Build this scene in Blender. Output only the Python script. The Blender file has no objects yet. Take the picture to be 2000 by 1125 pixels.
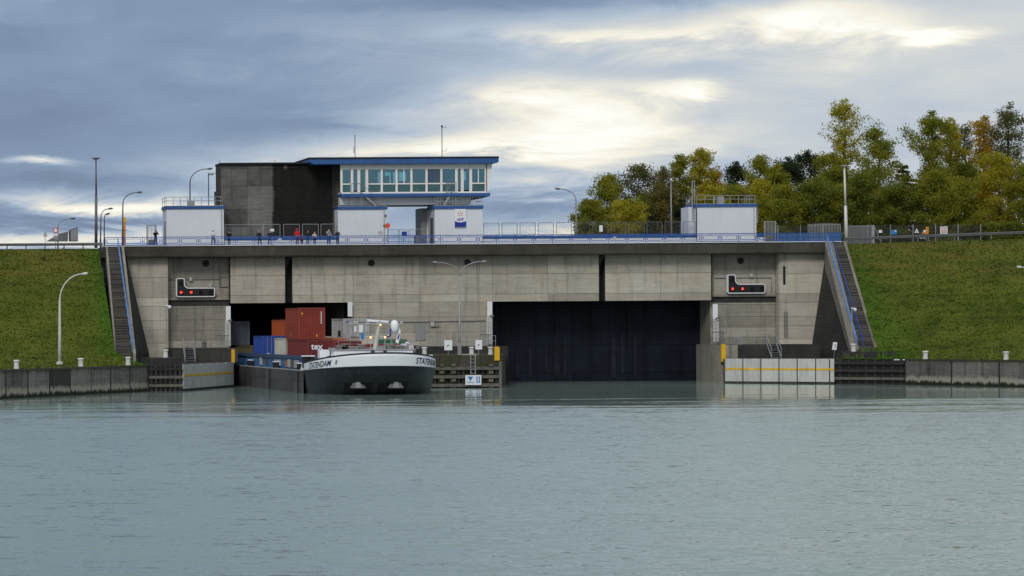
import bpy, bmesh, math, random
import numpy as np
from mathutils import Vector, Matrix
random.seed(7); rng = np.random.default_rng(11)
scene = bpy.context.scene; C = scene.collection
R = math.radians

# ---------------------------------------------------------------- camera
F, DC, HC, CX0, ROLL = 5984.0, 320.0, 6.0, -75.0, 0.0063   # focal (px of a 2000 px wide photo), distance, height
cam = bpy.data.cameras.new('camera'); cam.sensor_width = 36; cam.lens = 36*F/2000
cam.shift_x = 0.70; cam.shift_y = (643.8-562.5)/2000; cam.clip_start = 1; cam.clip_end = 9000
camo = bpy.data.objects.new('camera', cam); C.objects.link(camo); scene.camera = camo
camo.matrix_world = Matrix.Translation((CX0, -DC, HC)) @ Matrix.Rotation(R(90), 4, 'X') @ Matrix.Rotation(-ROLL, 4, 'Z')

def P(px, py, Y):
    """point of the place at depth Y that sits at (px, py) of the photograph"""
    d = DC+Y; u = px+400; v = 643.8-py; ca, sa = math.cos(ROLL), math.sin(ROLL)
    return Vector(((u*ca+v*sa)*d/F+CX0, Y, HC+(-u*sa+v*ca)*d/F))
def PX(px, Y, py=560): return P(px, py, Y).x
def PZ(px, py, Y): return P(px, py, Y).z
def zc(py): return HC+(635-py)*DC/F

# ---------------------------------------------------------------- world, sun, exposure
SUN_EL, SUN_AZ = 36, 205      # soft sun behind cloud
scene.view_settings.view_transform = 'Standard'; scene.view_settings.look = 'None'
scene.view_settings.exposure = 0.08; scene.view_settings.gamma = 1.0
world = bpy.data.worlds.new('World'); scene.world = world; world.use_nodes = True

class NT:
    """small node-tree writer"""
    def __init__(s, tree): s.t = tree; s.n = tree.nodes; s.l = tree.links
    def new(s, typ, **kw):
        n = s.n.new(typ)
        for k, v in kw.items(): setattr(n, k, v)
        return n
    def put(s, sock, v):
        if isinstance(v, bpy.types.NodeSocket): s.l.new(v, sock)
        elif v is not None: sock.default_value = v
    def math(s, op, a, b=None, c=None, clamp=False):
        n = s.new('ShaderNodeMath', operation=op); n.use_clamp = clamp
        for i, v in enumerate((a, b, c)):
            if v is not None: s.put(n.inputs[i], v)
        return n.outputs[0]
    def mixc(s, f, a, b, blend='MIX'):
        n = s.new('ShaderNodeMix', data_type='RGBA', blend_type=blend)
        s.put(n.inputs[0], f); s.put(n.inputs[6], a); s.put(n.inputs[7], b); return n.outputs[2]
    def noise(s, vec, scale, detail=4, rough=.55, dist=0.0):
        n = s.new('ShaderNodeTexNoise'); n.inputs['Scale'].default_value = scale
        n.inputs['Detail'].default_value = detail; n.inputs['Roughness'].default_value = rough
        n.inputs['Distortion'].default_value = dist
        if vec is not None: s.l.new(vec, n.inputs['Vector'])
        return n.outputs['Fac']
    def ramp(s, f, stops, interp='LINEAR'):
        n = s.new('ShaderNodeValToRGB'); n.color_ramp.interpolation = interp
        e = n.color_ramp.elements
        while len(e) < len(stops): e.new(.5)
        for k, (p, c) in zip(e, stops):
            k.position = p; k.color = (*c, 1) if len(c) == 3 else c
        s.put(n.inputs[0], f); return n.outputs[0]
    def rng(s, f, a, b, c=0., d=1., smooth=False):
        n = s.new('ShaderNodeMapRange'); n.interpolation_type = 'SMOOTHSTEP' if smooth else 'LINEAR'
        s.put(n.inputs[0], f)
        for i, v in enumerate((a, b, c, d)): n.inputs[i+1].default_value = v
        return n.outputs[0]
    def scale(s, vec, sc):
        n = s.new('ShaderNodeVectorMath', operation='MULTIPLY'); s.l.new(vec, n.inputs[0]); n.inputs[1].default_value = sc
        return n.outputs[0]
def lin(r, g, b):
    f = lambda c: (c/255/12.92) if c/255 <= .04045 else ((c/255+.055)/1.055)**2.4
    return (f(r), f(g), f(b))

def build_world():
    nt = NT(world.node_tree); nt.n.clear()
    out = nt.new('ShaderNodeOutputWorld'); bg = nt.new('ShaderNodeBackground'); bg.inputs[1].default_value = 0.1
    nt.l.new(bg.outputs[0], out.inputs[0])
    sky = nt.new('ShaderNodeTexSky', sky_type='NISHITA'); sky.sun_disc = False
    sky.sun_elevation = R(SUN_EL); sky.sun_rotation = R(SUN_AZ)
    tc = nt.new('ShaderNodeTexCoord'); sp = nt.new('ShaderNodeSeparateXYZ'); nt.l.new(tc.outputs['Generated'], sp.inputs[0])
    x, y, z = sp.outputs
    # cloud sheet seen in perspective: direction divided by its height above the horizon
    zz = nt.math('ADD', nt.math('MAXIMUM', z, 0.0), 0.18)
    cv = nt.new('ShaderNodeCombineXYZ'); nt.l.new(nt.math('DIVIDE', x, zz), cv.inputs[0]); nt.l.new(nt.math('DIVIDE', y, zz), cv.inputs[1])
    n1 = nt.noise(cv.outputs[0], 1.35, 7, .58, .7)
    n2 = nt.noise(cv.outputs[0], 4.6, 8, .62, .6)
    n3 = nt.noise(cv.outputs[0], .3, 3, .5)
    # azimuth / height of a direction (degrees-like, only ahead of the viewer)
    yy = nt.math('MAXIMUM', y, .02)
    u = nt.math('DIVIDE', x, yy); v = nt.math('DIVIDE', z, yy)
    wob1 = nt.math('MULTIPLY_ADD', n1, .07, -.035); wob2 = nt.math('MULTIPLY_ADD', n2, .020, -.010)
    u = nt.math('ADD', u, nt.math('MULTIPLY', wob1, 1.6)); v = nt.math('ADD', v, nt.math('ADD', nt.math('MULTIPLY', wob1, .28), wob2))
    ahead = nt.rng(y, .05, .3)
    def blob(px, py, rx, ry, amp):
        cu, cvv = (px+400)/F, (635-py)/F
        du = nt.math('MULTIPLY', nt.math('SUBTRACT', u, cu), F/rx); dv = nt.math('MULTIPLY', nt.math('SUBTRACT', v, cvv), F/ry)
        r2 = nt.math('ADD', nt.math('MULTIPLY', du, du), nt.math('MULTIPLY', dv, dv))
        return nt.math('MULTIPLY', nt.math('EXPONENT', nt.math('MULTIPLY', r2, -1.0)), amp)
    base = nt.rng(u, (300+400)/F, (1500+400)/F, .30, .57)
    base = nt.math('ADD', nt.math('MULTIPLY', base, ahead), nt.math('MULTIPLY', nt.math('SUBTRACT', 1.0, ahead), .58))
    L = nt.math('ADD', base, nt.math('MULTIPLY_ADD', n1, .42, -.21))
    L = nt.math('ADD', L, nt.math('MULTIPLY_ADD', n2, .28, -.14))
    L = nt.math('ADD', L, nt.math('MULTIPLY_ADD', n3, .16, -.08))
    acc = None
    for b in [(1130,230,220,75,.42),(1010,170,130,26,.16),(860,290,260,30,.36),(1540,50,240,42,.42),(1330,184,85,16,.34),(1350,110,420,60,.07),
              (1090,72,230,18,.24),(100,305,75,8,.50),(1880,62,110,16,.36),(270,385,300,16,.46),(120,462,420,18,.46),(1060,330,210,60,.26),
              (430,405,260,14,.22),(1050,468,190,14,.36),(600,340,120,16,.28),
              (1000,5,420,26,-.24),(120,240,420,75,-.10),(40,70,150,35,-.13),(640,255,170,16,-.12),(170,340,220,14,-.16),(150,432,260,12,-.16),
              (1430,345,220,45,-.07),(1230,140,260,28,-.10),(1010,405,180,26,-.24)]:
        t = blob(*b); acc = t if acc is None else nt.math('ADD', acc, t)
    L = nt.math('ADD', L, nt.math('MULTIPLY', nt.math('MULTIPLY', acc, nt.math('MULTIPLY_ADD', n2, 2.2, -.1)), ahead))
    k = 10.0
    S = lambda r, g, b: tuple(k*c for c in lin(r, g, b))
    col = nt.ramp(L, [(0.05, lin(100,116,142)), (.30, lin(130,149,176)), (.50, lin(172,186,203)), (.66, lin(206,209,209)), (.80, lin(238,234,220)), (.97, lin(255,253,245))])
    cloud = nt.mixc(1.0, col, (k, k, k, 1), 'MULTIPLY')
    cov = nt.rng(n3, .25, .5, .80, .97)
    nt.l.new(nt.mixc(cov, sky.outputs[0], cloud), bg.inputs[0])
build_world()
sl = bpy.data.lights.new('sun', 'SUN'); sl.energy = 1.3; sl.angle = R(15); sl.color = (1, .96, .9)
so = bpy.data.objects.new('sun', sl); C.objects.link(so)
sd = Vector((math.sin(R(SUN_AZ))*math.cos(R(SUN_EL)), math.cos(R(SUN_AZ))*math.cos(R(SUN_EL)), math.sin(R(SUN_EL))))  # towards the sun
so.rotation_euler = sd.to_track_quat('Z', 'Y').to_euler(); so.location = (0, -60, 120)

# ---------------------------------------------------------------- mesh / object helpers
OFF = {}
class MB:
    def __init__(s): s.v = []; s.f = []
    def add(s, vs, fs):
        o = len(s.v); s.v += [tuple(p) for p in vs]; s.f += [tuple(i+o for i in f) for f in fs]; return s
    def box(s, x0, x1, y0, y1, z0, z1):
        if x0 > x1: x0, x1 = x1, x0
        if y0 > y1: y0, y1 = y1, y0
        if z0 > z1: z0, z1 = z1, z0
        return s.add([(x0,y0,z0),(x1,y0,z0),(x1,y1,z0),(x0,y1,z0),(x0,y0,z1),(x1,y0,z1),(x1,y1,z1),(x0,y1,z1)],
                     [(0,3,2,1),(4,5,6,7),(0,1,5,4),(1,2,6,5),(2,3,7,6),(3,0,4,7)])
    def prism(s, pts, dv):
        """closed outline pts (3-D, planar) pushed along dv"""
        n = len(pts); dv = Vector(dv); a = [Vector(p) for p in pts]; b = [p+dv for p in a]
        return s.add(a+b, [tuple(range(n))[::-1], tuple(range(n, 2*n))]+[(i, (i+1) % n, (i+1) % n+n, i+n) for i in range(n)])
    def bar(s, p, q, w, h=None):
        """square bar from p to q"""
        p, q = Vector(p), Vector(q); h = h or w; d = (q-p).normalized()
        up = Vector((0,0,1)) if abs(d.z) < .95 else Vector((0,1,0))
        a = d.cross(up).normalized()*w/2; b = a.cross(d).normalized()*h/2
        return s.add([p-a-b, p+a-b, p+a+b, p-a+b, q-a-b, q+a-b, q+a+b, q-a+b], [(0,3,2,1),(4,5,6,7),(0,1,5,4),(1,2,6,5),(2,3,7,6),(3,0,4,7)])
    def tube(s, pts, r, n=8):
        pts = [Vector(p) for p in pts]; m = len(pts); rs = r if hasattr(r, '__len__') else [r]*m
        o = len(s.v); ref = None
        for i, p in enumerate(pts):
            d = (pts[min(i+1, m-1)]-pts[max(i-1, 0)]).normalized()
            if ref is None: ref = Vector((0,1,0)) if abs(d.y) < .8 else Vector((1,0,0))
            a = (ref-d*ref.dot(d)).normalized(); b = d.cross(a); ref = a
            for k in range(n):
                t = 2*math.pi*k/n; s.v.append(tuple(p+a*(math.cos(t)*rs[i])+b*(math.sin(t)*rs[i])))
        for i in range(m-1):
            for k in range(n):
                s.f.append((o+i*n+k, o+i*n+(k+1) % n, o+(i+1)*n+(k+1) % n, o+(i+1)*n+k))
        s.f.append(tuple(o+k for k in range(n))[::-1]); s.f.append(tuple(o+(m-1)*n+k for k in range(n)))
        return s
    def lathe(s, c, prof, n=16, axis='Z', caps=True):
        """profile [(r, h)] turned round an axis through c"""
        o = len(s.v); c = Vector(c)
        for r, h in prof:
            for k in range(n):
                t = 2*math.pi*k/n; a, b = math.cos(t)*r, math.sin(t)*r
                s.v.append(tuple(c+(Vector((a,b,h)) if axis == 'Z' else Vector((a,h,b)) if axis == 'Y' else Vector((h,a,b)))))
        for i in range(len(prof)-1):
            for k in range(n):
                s.f.append((o+i*n+k, o+i*n+(k+1) % n, o+(i+1)*n+(k+1) % n, o+(i+1)*n+k))
        if caps: s.f.append(tuple(o+k for k in range(n))[::-1]); s.f.append(tuple(o+(len(prof)-1)*n+k for k in range(n)))
        return s
    def grid(s, rows):
        o = len(s.v); m = len(rows[0])
        for r in rows: s.v += [tuple(p) for p in r]
        for i in range(len(rows)-1):
            for j in range(m-1): s.f.append((o+i*m+j, o+i*m+j+1, o+(i+1)*m+j+1, o+(i+1)*m+j))
        return s
    def mesh(s, name, off=(0,0,0), smooth=False):
        me = bpy.data.meshes.new(name); ox, oy, oz = off
        me.from_pydata([(x-ox, y-oy, z-oz) for x, y, z in s.v], [], s.f)
        bm = bmesh.new(); bm.from_mesh(me); bmesh.ops.recalc_face_normals(bm, faces=bm.faces); bm.to_mesh(me); bm.free()
        if smooth: me.polygons.foreach_set('use_smooth', [True]*len(me.polygons))
        return me
    def build(s, name, mat, parent=None, smooth=False, loc=None):
        off = OFF[parent] if parent else tuple(loc or (0,0,0))
        me = s.mesh(name, off, smooth)
        for m in (mat if isinstance(mat, (list, tuple)) else [mat]): me.materials.append(m)
        o = bpy.data.objects.new(name, me); C.objects.link(o); OFF[o] = off
        if parent: o.parent = parent
        else: o.location = off
        return o
def thing(name, label, cat, loc=(0,0,0), group=None):
    o = bpy.data.objects.new(name, None); C.objects.link(o); o.location = loc; o.empty_display_size = .3
    OFF[o] = tuple(loc); return tag(o, label, cat, group)
def tag(o, label=None, cat=None, group=None, kind=None):
    if label: o['label'] = label
    if cat: o['category'] = cat
    if group: o['group'] = group
    if kind: o['kind'] = kind
    return o
def inst(src, parent, delta):
    """another piece sharing src's mesh, moved by delta"""
    o = src.copy(); C.objects.link(o); o.parent = parent; o.location = Vector(src.location)+Vector(delta); OFF[o] = OFF[parent]; return o
def copy_tree(o, loc=None, parent=None):
    c = o.copy(); C.objects.link(c); c.parent = parent
    if loc is not None: c.location = loc
    for ch in o.children: copy_tree(ch, None, c)
    return c
def text_mesh(s, size, fn, name, mat, parent=None, loc=None, align='CENTER', shear=0, sx=1, bold=0):
    cu = bpy.data.curves.new('t', 'FONT'); cu.body = s; cu.size = size; cu.align_x = align; cu.shear = shear; cu.resolution_u = 3; cu.offset = bold
    t = bpy.data.objects.new('t', cu); C.objects.link(t)
    dg = bpy.context.evaluated_depsgraph_get(); me = bpy.data.meshes.new_from_object(t.evaluated_get(dg))
    bpy.data.objects.remove(t); bpy.data.curves.remove(cu)
    b = MB(); b.v = [tuple(fn(v.co.x*sx, v.co.y)) for v in me.vertices]; b.f = [tuple(p.vertices) for p in me.polygons]
    bpy.data.meshes.remove(me)
    return b.build(name, mat, parent, loc=loc)

# ---------------------------------------------------------------- materials
M = {}
def bsdf(name):
    m = bpy.data.materials.new(name); m.use_nodes = True; M[name] = m
    nt = NT(m.node_tree); b = nt.n['Principled BSDF']; return m, nt, b
def pos(nt): return nt.new('ShaderNodeNewGeometry').outputs['Position']
def orand(nt): return nt.new('ShaderNodeObjectInfo').outputs['Random']
def plain(name, c, rough=.6, metal=0., var=.18, scale=1.2, bump=0., dirt=None, spec=.4):
    m, nt, b = bsdf(name); p = pos(nt)
    n = nt.noise(p, scale, 5); r = orand(nt)
    f = nt.math('ADD', nt.math('MULTIPLY', n, .8), nt.math('MULTIPLY', r, .2))
    lo = tuple(x*(1-var) for x in c); hi = tuple(min(1, x*(1+var)) for x in c)
    col = nt.ramp(f, [(.3, lo), (.7, hi)])
    if dirt:
        st = nt.noise(nt.scale(p, (2.5, 2.5, .25)), 1.3, 5, .6)
        col = nt.mixc(nt.rng(st, .50, .74, 0, dirt[1]), col, (*dirt[0], 1))
    nt.l.new(col, b.inputs['Base Color']); b.inputs['Roughness'].default_value = rough; b.inputs['Metallic'].default_value = metal
    b.inputs['Specular IOR Level'].default_value = spec
    if bump:
        bp = nt.new('ShaderNodeBump'); bp.inputs['Strength'].default_value = bump; bp.inputs['Distance'].default_value = .02
        nt.l.new(nt.noise(p, 18, 4), bp.inputs['Height']); nt.l.new(bp.outputs[0], b.inputs['Normal'])
    return m
def concrete(name, lo, hi, stain=(.03,.03,.028), sa=.55, s0=.54, s1=.72, rnd=.35, extra=None, warm=None):
    """board-marked concrete: mottling, vertical run-off stains, faint form lines, tone per panel"""
    m, nt, b = bsdf(name); p = pos(nt)
    n1 = nt.noise(p, .28, 6, .6); n2 = nt.noise(p, 2.4, 6, .65); r = orand(nt)
    f = nt.math('ADD', nt.math('MULTIPLY', n1, .62), nt.math('MULTIPLY', n2, .38-.1))
    f = nt.math('ADD', f, nt.math('MULTIPLY', nt.math('SUBTRACT', r, .5), rnd))
    col = nt.ramp(f, [(.28, lo), (.66, hi)])
    if warm:
        wn = nt.noise(p, .5, 3); col = nt.mixc(nt.rng(wn, .5, .72, 0, .5), col, (*warm, 1))
    bd = nt.noise(nt.scale(p, (.35, .35, 7)), 1., 3, .6); col = nt.mixc(nt.rng(bd, .48, .66, 0, .30), col, tuple(x*.6 for x in lo)+(1,))
    st = nt.noise(nt.scale(p, (1.5, 1.5, .13)), 1., 6, .65)
    col = nt.mixc(nt.rng(st, s0, s1, 0, sa), col, (*stain, 1))
    pt = nt.noise(nt.scale(p, (.55, .55, .3)), 1., 5, .7); col = nt.mixc(nt.rng(pt, .58, .68, 0, .3), col, tuple(x*.5 for x in lo)+(1,))
    if extra: col = extra(nt, p, col, n1, n2)
    nt.l.new(col, b.inputs['Base Color']); b.inputs['Roughness'].default_value = .92; b.inputs['Specular IOR Level'].default_value = .25
    bp = nt.new('ShaderNodeBump'); bp.inputs['Strength'].default_value = .5; bp.inputs['Distance'].default_value = .03
    nt.l.new(nt.math('ADD', n2, bd), bp.inputs['Height']); nt.l.new(bp.outputs[0], b.inputs['Normal'])
    return m
def emit(name, c, s):
    m, nt, b = bsdf(name); b.inputs['Base Color'].default_value = (*c, 1); b.inputs['Emission Color'].default_value = (*c, 1); b.inputs['Emission Strength'].default_value = s; return m

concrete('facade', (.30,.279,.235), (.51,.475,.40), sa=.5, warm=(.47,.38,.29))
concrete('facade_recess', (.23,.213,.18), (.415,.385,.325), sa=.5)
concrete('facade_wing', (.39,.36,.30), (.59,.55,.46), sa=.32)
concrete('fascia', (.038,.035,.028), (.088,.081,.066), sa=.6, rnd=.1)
concrete('dark_concrete', (.025,.025,.024), (.075,.073,.068), sa=.5, rnd=.15)
concrete('parapet_concrete', (.16,.145,.12), (.30,.275,.235), sa=.4)
concrete('step_concrete', (.045,.042,.037), (.10,.093,.082), sa=.3, rnd=.5)
concrete('nosing', (.085,.078,.068), (.165,.152,.132), sa=.3, rnd=.5)
def lime(nt, p, col, n1, n2):
    z = nt.new('ShaderNodeSeparateXYZ'); nt.l.new(p, z.inputs[0]); z = z.outputs[2]
    zz = nt.math('ADD', z, nt.math('MULTIPLY_ADD', nt.noise(nt.scale(p, (1.2,1.2,.3)), 1.5, 5, .7), 1.1, -.55))
    band = nt.math('MULTIPLY', nt.rng(zz, .25, .45), nt.rng(zz, .95, .65))
    col = nt.mixc(nt.math('MULTIPLY', band, .8), col, (.36,.33,.27,1))
    col = nt.mixc(nt.rng(zz, .42, .2), col, (.018,.022,.010,1))
    moss = nt.math('MULTIPLY', nt.rng(zz, 1.9, 2.35), nt.rng(n2, .35, .6))
    return nt.mixc(nt.math('MULTIPLY', moss, .7), col, (.03,.034,.012,1))
concrete('quay_concrete', (.05,.049,.045), (.20,.19,.17), sa=.7, s0=.47, s1=.68, rnd=.55, extra=lime)
def mossy(nt, p, col, n1, n2):
    return nt.mixc(nt.rng(nt.noise(p, .9, 5, .6), .42, .62, 0, .75), col, (.05,.055,.012,1))
concrete('pier_concrete', (.035,.034,.026), (.11,.10,.085), sa=.7, s0=.45, rnd=.3, extra=mossy)
XT0, XT1 = PX(425, 3), PX(668, 3)
def soot(nt, p, col, n1, n2):
    s = nt.new('ShaderNodeSeparateXYZ'); nt.l.new(p, s.inputs[0]); x, y, z = s.outputs
    xs = PX(532, 3); w = nt.noise(nt.scale(p, (.6,.6,.22)), 1.3, 6, .65)
    e = nt.math('ADD', nt.math('SUBTRACT', x, xs), nt.math('MULTIPLY_ADD', w, 1.8, -.9))
    f = nt.rng(e, -.15, .2)
    # a clean dribble in the black part, a pale edge strip at its far side
    dx = nt.math('ABSOLUTE', nt.math('SUBTRACT', x, PX(559, 3))); zt = nt.rng(z, PZ(559, 366, 3), PZ(559, 360, 3))
    dz2 = nt.rng(z, PZ(559, 328, 3), PZ(559, 333, 3), 1, 0)
    dr = nt.math('MULTIPLY', nt.rng(dx, .12, .22, 1, 0), nt.math('MULTIPLY', zt, nt.math('SUBTRACT', 1, nt.math('SUBTRACT', 1, dz2))))
    f = nt.math('SUBTRACT', f, nt.math('MULTIPLY', dr, .8), clamp=True)
    ed = nt.rng(nt.math('ADD', x, nt.math('MULTIPLY_ADD', w, .6, -.3)), PX(650, 3), PX(653, 3)); f = nt.math('SUBTRACT', f, nt.math('MULTIPLY', ed, .7), clamp=True)
    blk = nt.mixc(nt.rng(n2, .4, .7), (.005,.005,.006,1), (.012,.011,.010,1))
    br = nt.rng(nt.noise(nt.scale(p, (.8,.8,.06)), 1.4, 4), .55, .7, 0, .30); blk = nt.mixc(br, blk, (.026,.020,.009,1))
    return nt.mixc(nt.math('MULTIPLY', f, .96), col, blk)
concrete('tower_concrete', (.075,.072,.068), (.20,.195,.185), sa=.55, s0=.5, rnd=.3, extra=soot)
plain('white_wall', (.66,.68,.735), .75, var=.05, scale=.4, dirt=((.5,.5,.5), .25))
plain('white_paint', (.80,.81,.84), .5, var=.05)
plain('white_frame', (.78,.77,.75), .5, var=.05)
plain('blue_paint', (.025,.09,.27), .45, var=.18)
plain('blue_rail', (.018,.075,.33), .45, var=.2)
plain('blue_light_rail', (.12,.26,.55), .45, var=.2)
plain('roof_black', (.012,.012,.014), .8)
plain('galv', (.30,.31,.32), .5, .3, var=.2)
plain('galv_dark', (.14,.145,.15), .55, .2, var=.2)
plain('pole_grey', (.30,.30,.31), .5, .2, var=.12)
plain('pole_white', (.62,.61,.57), .5, var=.1)
plain('pole_dark', (.12,.12,.13), .5, .2, var=.12)
plain('black', (.010,.010,.012), .6)
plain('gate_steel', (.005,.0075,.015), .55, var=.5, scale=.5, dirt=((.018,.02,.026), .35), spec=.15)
plain('gate_streak', (.010,.012,.017), .6, var=.6, scale=.8, spec=.15)
plain('dark_door', (.10,.10,.105), .6)
plain('yellow', (.72,.42,.01), .5, dirt=((.2,.13,.02), .4))
plain('guide_white', (.50,.50,.475), .6, var=.1, dirt=((.20,.20,.17), .5))
plain('sign_white', (.75,.76,.78), .5, var=.03)
plain('sign_blue', (.01,.03,.30), .5, var=.05)
plain('sign_red', (.55,.04,.03), .5, var=.05)
plain('sign_lightblue', (.03,.20,.50), .5, var=.05)
plain('orange', (.62,.22,.02), .5, dirt=((.2,.08,.02), .4))
plain('orange_red', (.70,.08,.03), .5)
plain('bollard', (.62,.62,.60), .55, var=.12, dirt=((.12,.12,.12), .4))
plain('timber', (.028,.027,.025), .85, var=.4, bump=.4)
plain('timber_pale', (.12,.113,.10), .85, var=.3, bump=.4, dirt=((.04,.04,.04), .7))
plain('rubber', (.015,.015,.016), .8)
plain('hull_black', (.020,.024,.033), .36, var=.3, scale=.5, dirt=((.07,.075,.08), .5))
plain('hull_grey', (.075,.075,.077), .6, var=.4, scale=.6, dirt=((.15,.12,.10), .75))
plain('ship_white', (.84,.86,.90), .35, var=.03)
plain('ship_blue', (.05,.16,.36), .5, var=.2, dirt=((.1,.12,.15), .5))
plain('ship_blue_dark', (.05,.085,.15), .6, var=.25)
plain('deck_grey', (.16,.17,.17), .8, var=.25)
plain('gear_pale', (.42,.40,.38), .6)
plain('pale_pink', (.52,.44,.46), .7)
plain('gear_brown', (.12,.05,.04), .6)
plain('navy_letters', (.010,.018,.07), .5, var=.02)
plain('mast', (.45,.44,.42), .5, .1)
plain('skin', (.45,.26,.18), .6)
for nm, c in [('c_red',(.23,.035,.022)),('c_maroon',(.17,.026,.025)),('c_blue',(.018,.06,.30)),('c_cream',(.48,.46,.40)),('c_orange',(.40,.07,.012)),
              ('c_grey',(.36,.37,.38)),('c_green',(.02,.16,.07)),('c_rust',(.30,.045,.035)),('c_slate',(.07,.085,.11)),('c_salmon',(.50,.17,.07)),('c_olive',(.10,.08,.03))]:
    plain(nm, c, .55, var=.16, scale=.8, dirt=(tuple(x*.45 for x in c), .5))
for nm, c in [('navy',(.012,.016,.035)),('jeans',(.03,.055,.13)),('blackcloth',(.012,.012,.014)),('whitecloth',(.60,.62,.66)),('redcloth',(.55,.012,.03)),('wine',(.14,.02,.07)),
              ('greycloth',(.33,.31,.29)),('paleyellow',(.55,.5,.32)),('hair_dark',(.02,.014,.01)),('hair_grey',(.45,.43,.40)),('workblue',(.06,.10,.26))]:
    plain(nm, c, .9, var=.15, scale=6)
emit('red_lamp', (1, .055, .03), 1.5); emit('orange_lamp', (1, .42, .10), 4)
plain('grey_metal', (.24,.24,.245), .55, .1)
def make_mesh_mat(name, c, f):
    m, nt, b = bsdf(name); b.inputs['Base Color'].default_value = (*c, 1); b.inputs['Roughness'].default_value = .6
    p = pos(nt); s = nt.new('ShaderNodeSeparateXYZ'); nt.l.new(p, s.inputs[0])
    a = nt.math('FRACT', nt.math('MULTIPLY', nt.math('ADD', s.outputs[0], s.outputs[2]), 14)); d = nt.math('FRACT', nt.math('MULTIPLY', nt.math('SUBTRACT', s.outputs[0], s.outputs[2]), 14))
    w = nt.math('MAXIMUM', nt.math('LESS_THAN', a, f), nt.math('LESS_THAN', d, f))
    nt.l.new(w, b.inputs['Alpha'])
make_mesh_mat('wire_mesh', (.10,.105,.11), .055); make_mesh_mat('wire_mesh_blue', (.05,.13,.32), .42); make_mesh_mat('wire_mesh_dark', (.035,.04,.035), .17)
make_mesh_mat('bar_mesh', (.30,.31,.33), .30)
def make_glass(name, tint, refl, fac):
    m, nt, b = bsdf(name); nt.n.remove(b); out = nt.n['Material Output']
    t = nt.new('ShaderNodeBsdfTransparent'); t.inputs[0].default_value = (*tint, 1)
    g = nt.new('ShaderNodeBsdfGlossy'); g.inputs[0].default_value = (*refl, 1); g.inputs['Roughness'].default_value = .03
    mx = nt.new('ShaderNodeMixShader'); mx.inputs[0].default_value = fac
    nt.l.new(t.outputs[0], mx.inputs[1]); nt.l.new(g.outputs[0], mx.inputs[2]); nt.l.new(mx.outputs[0], out.inputs[0])
make_glass('glass', (.42,.66,.70), (.45,.75,.85), .22)
plain('teal_panel', (.035,.11,.12), .12, var=.25, spec=.6); plain('grey_pane', (.06,.065,.075), .12, var=.2, spec=.6)
plain('blue_pane', (.03,.07,.12), .1, var=.3, spec=.6); plain('room_dark', (.05,.055,.06), .9); plain('room_blue', (.025,.06,.08), .8); plain('room_pale', (.45,.47,.46), .8)
def make_grass(name, a, b_, c_, tint, blade=False):
    m, nt, b = bsdf(name); p = pos(nt)
    n1 = nt.noise(p, .22, 6, .65); n2 = nt.noise(nt.scale(p, (.18,.5,2.6)), .8, 6, .65); n3 = nt.noise(p, 3, 6, .75)
    f = nt.math('ADD', nt.math('MULTIPLY', n1, .50), nt.math('ADD', nt.math('MULTIPLY', n2, .32), nt.math('MULTIPLY', n3, .20)))
    col = nt.ramp(f, [(.40, a), (.51, b_), (.62, c_)])
    s = nt.new('ShaderNodeSeparateXYZ'); nt.l.new(p, s.inputs[0])
    dry = nt.math('MULTIPLY', nt.rng(s.outputs[2], 9., 12.5), nt.rng(n2, .36, .58)); col = nt.mixc(nt.math('MULTIPLY', dry, .60), col, (.155,.125,.032,1))
    bare = nt.rng(nt.noise(nt.scale(p, (.5,.5,.9)), .55, 4, .6), .64, .72); col = nt.mixc(nt.math('MULTIPLY', bare, .5), col, (.085,.06,.025,1))
    xg = nt.rng(nt.math('ADD', s.outputs[0], nt.math('MULTIPLY', n2, 2.4)), *tint); col = nt.mixc(nt.math('MULTIPLY', xg, .8), col, (.055,.14,.012,1))
    foot = nt.math('MULTIPLY', nt.rng(s.outputs[2], 4.6, 3.2), nt.rng(n1, .4, .6)); col = nt.mixc(nt.math('MULTIPLY', foot, .7), col, (.13,.15,.03,1))
    nt.l.new(col, b.inputs['Base Color']); b.inputs['Roughness'].default_value = 1; b.inputs['Specular IOR Level'].default_value = .1
    if not blade:
        bp = nt.new('ShaderNodeBump'); bp.inputs['Strength'].default_value = 1; bp.inputs['Distance'].default_value = .25
        nt.l.new(nt.math('ADD', n2, n3), bp.inputs['Height']); nt.l.new(bp.outputs[0], b.inputs['Normal'])
GC = [(.050,.074,.011), (.096,.124,.018), (.15,.162,.028)]
for sfx, tint in (('left', (-44.6, -41.8)), ('right', (38.5, 33.8))):
    make_grass('grass_'+sfx, *GC, tint); make_grass('blade_'+sfx, *[tuple(x*1.35 for x in c) for c in GC], tint, True)
plain('soil', (.06,.055,.03), .95, var=.3, scale=.3); plain('asphalt', (.05,.05,.05), .9)
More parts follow.
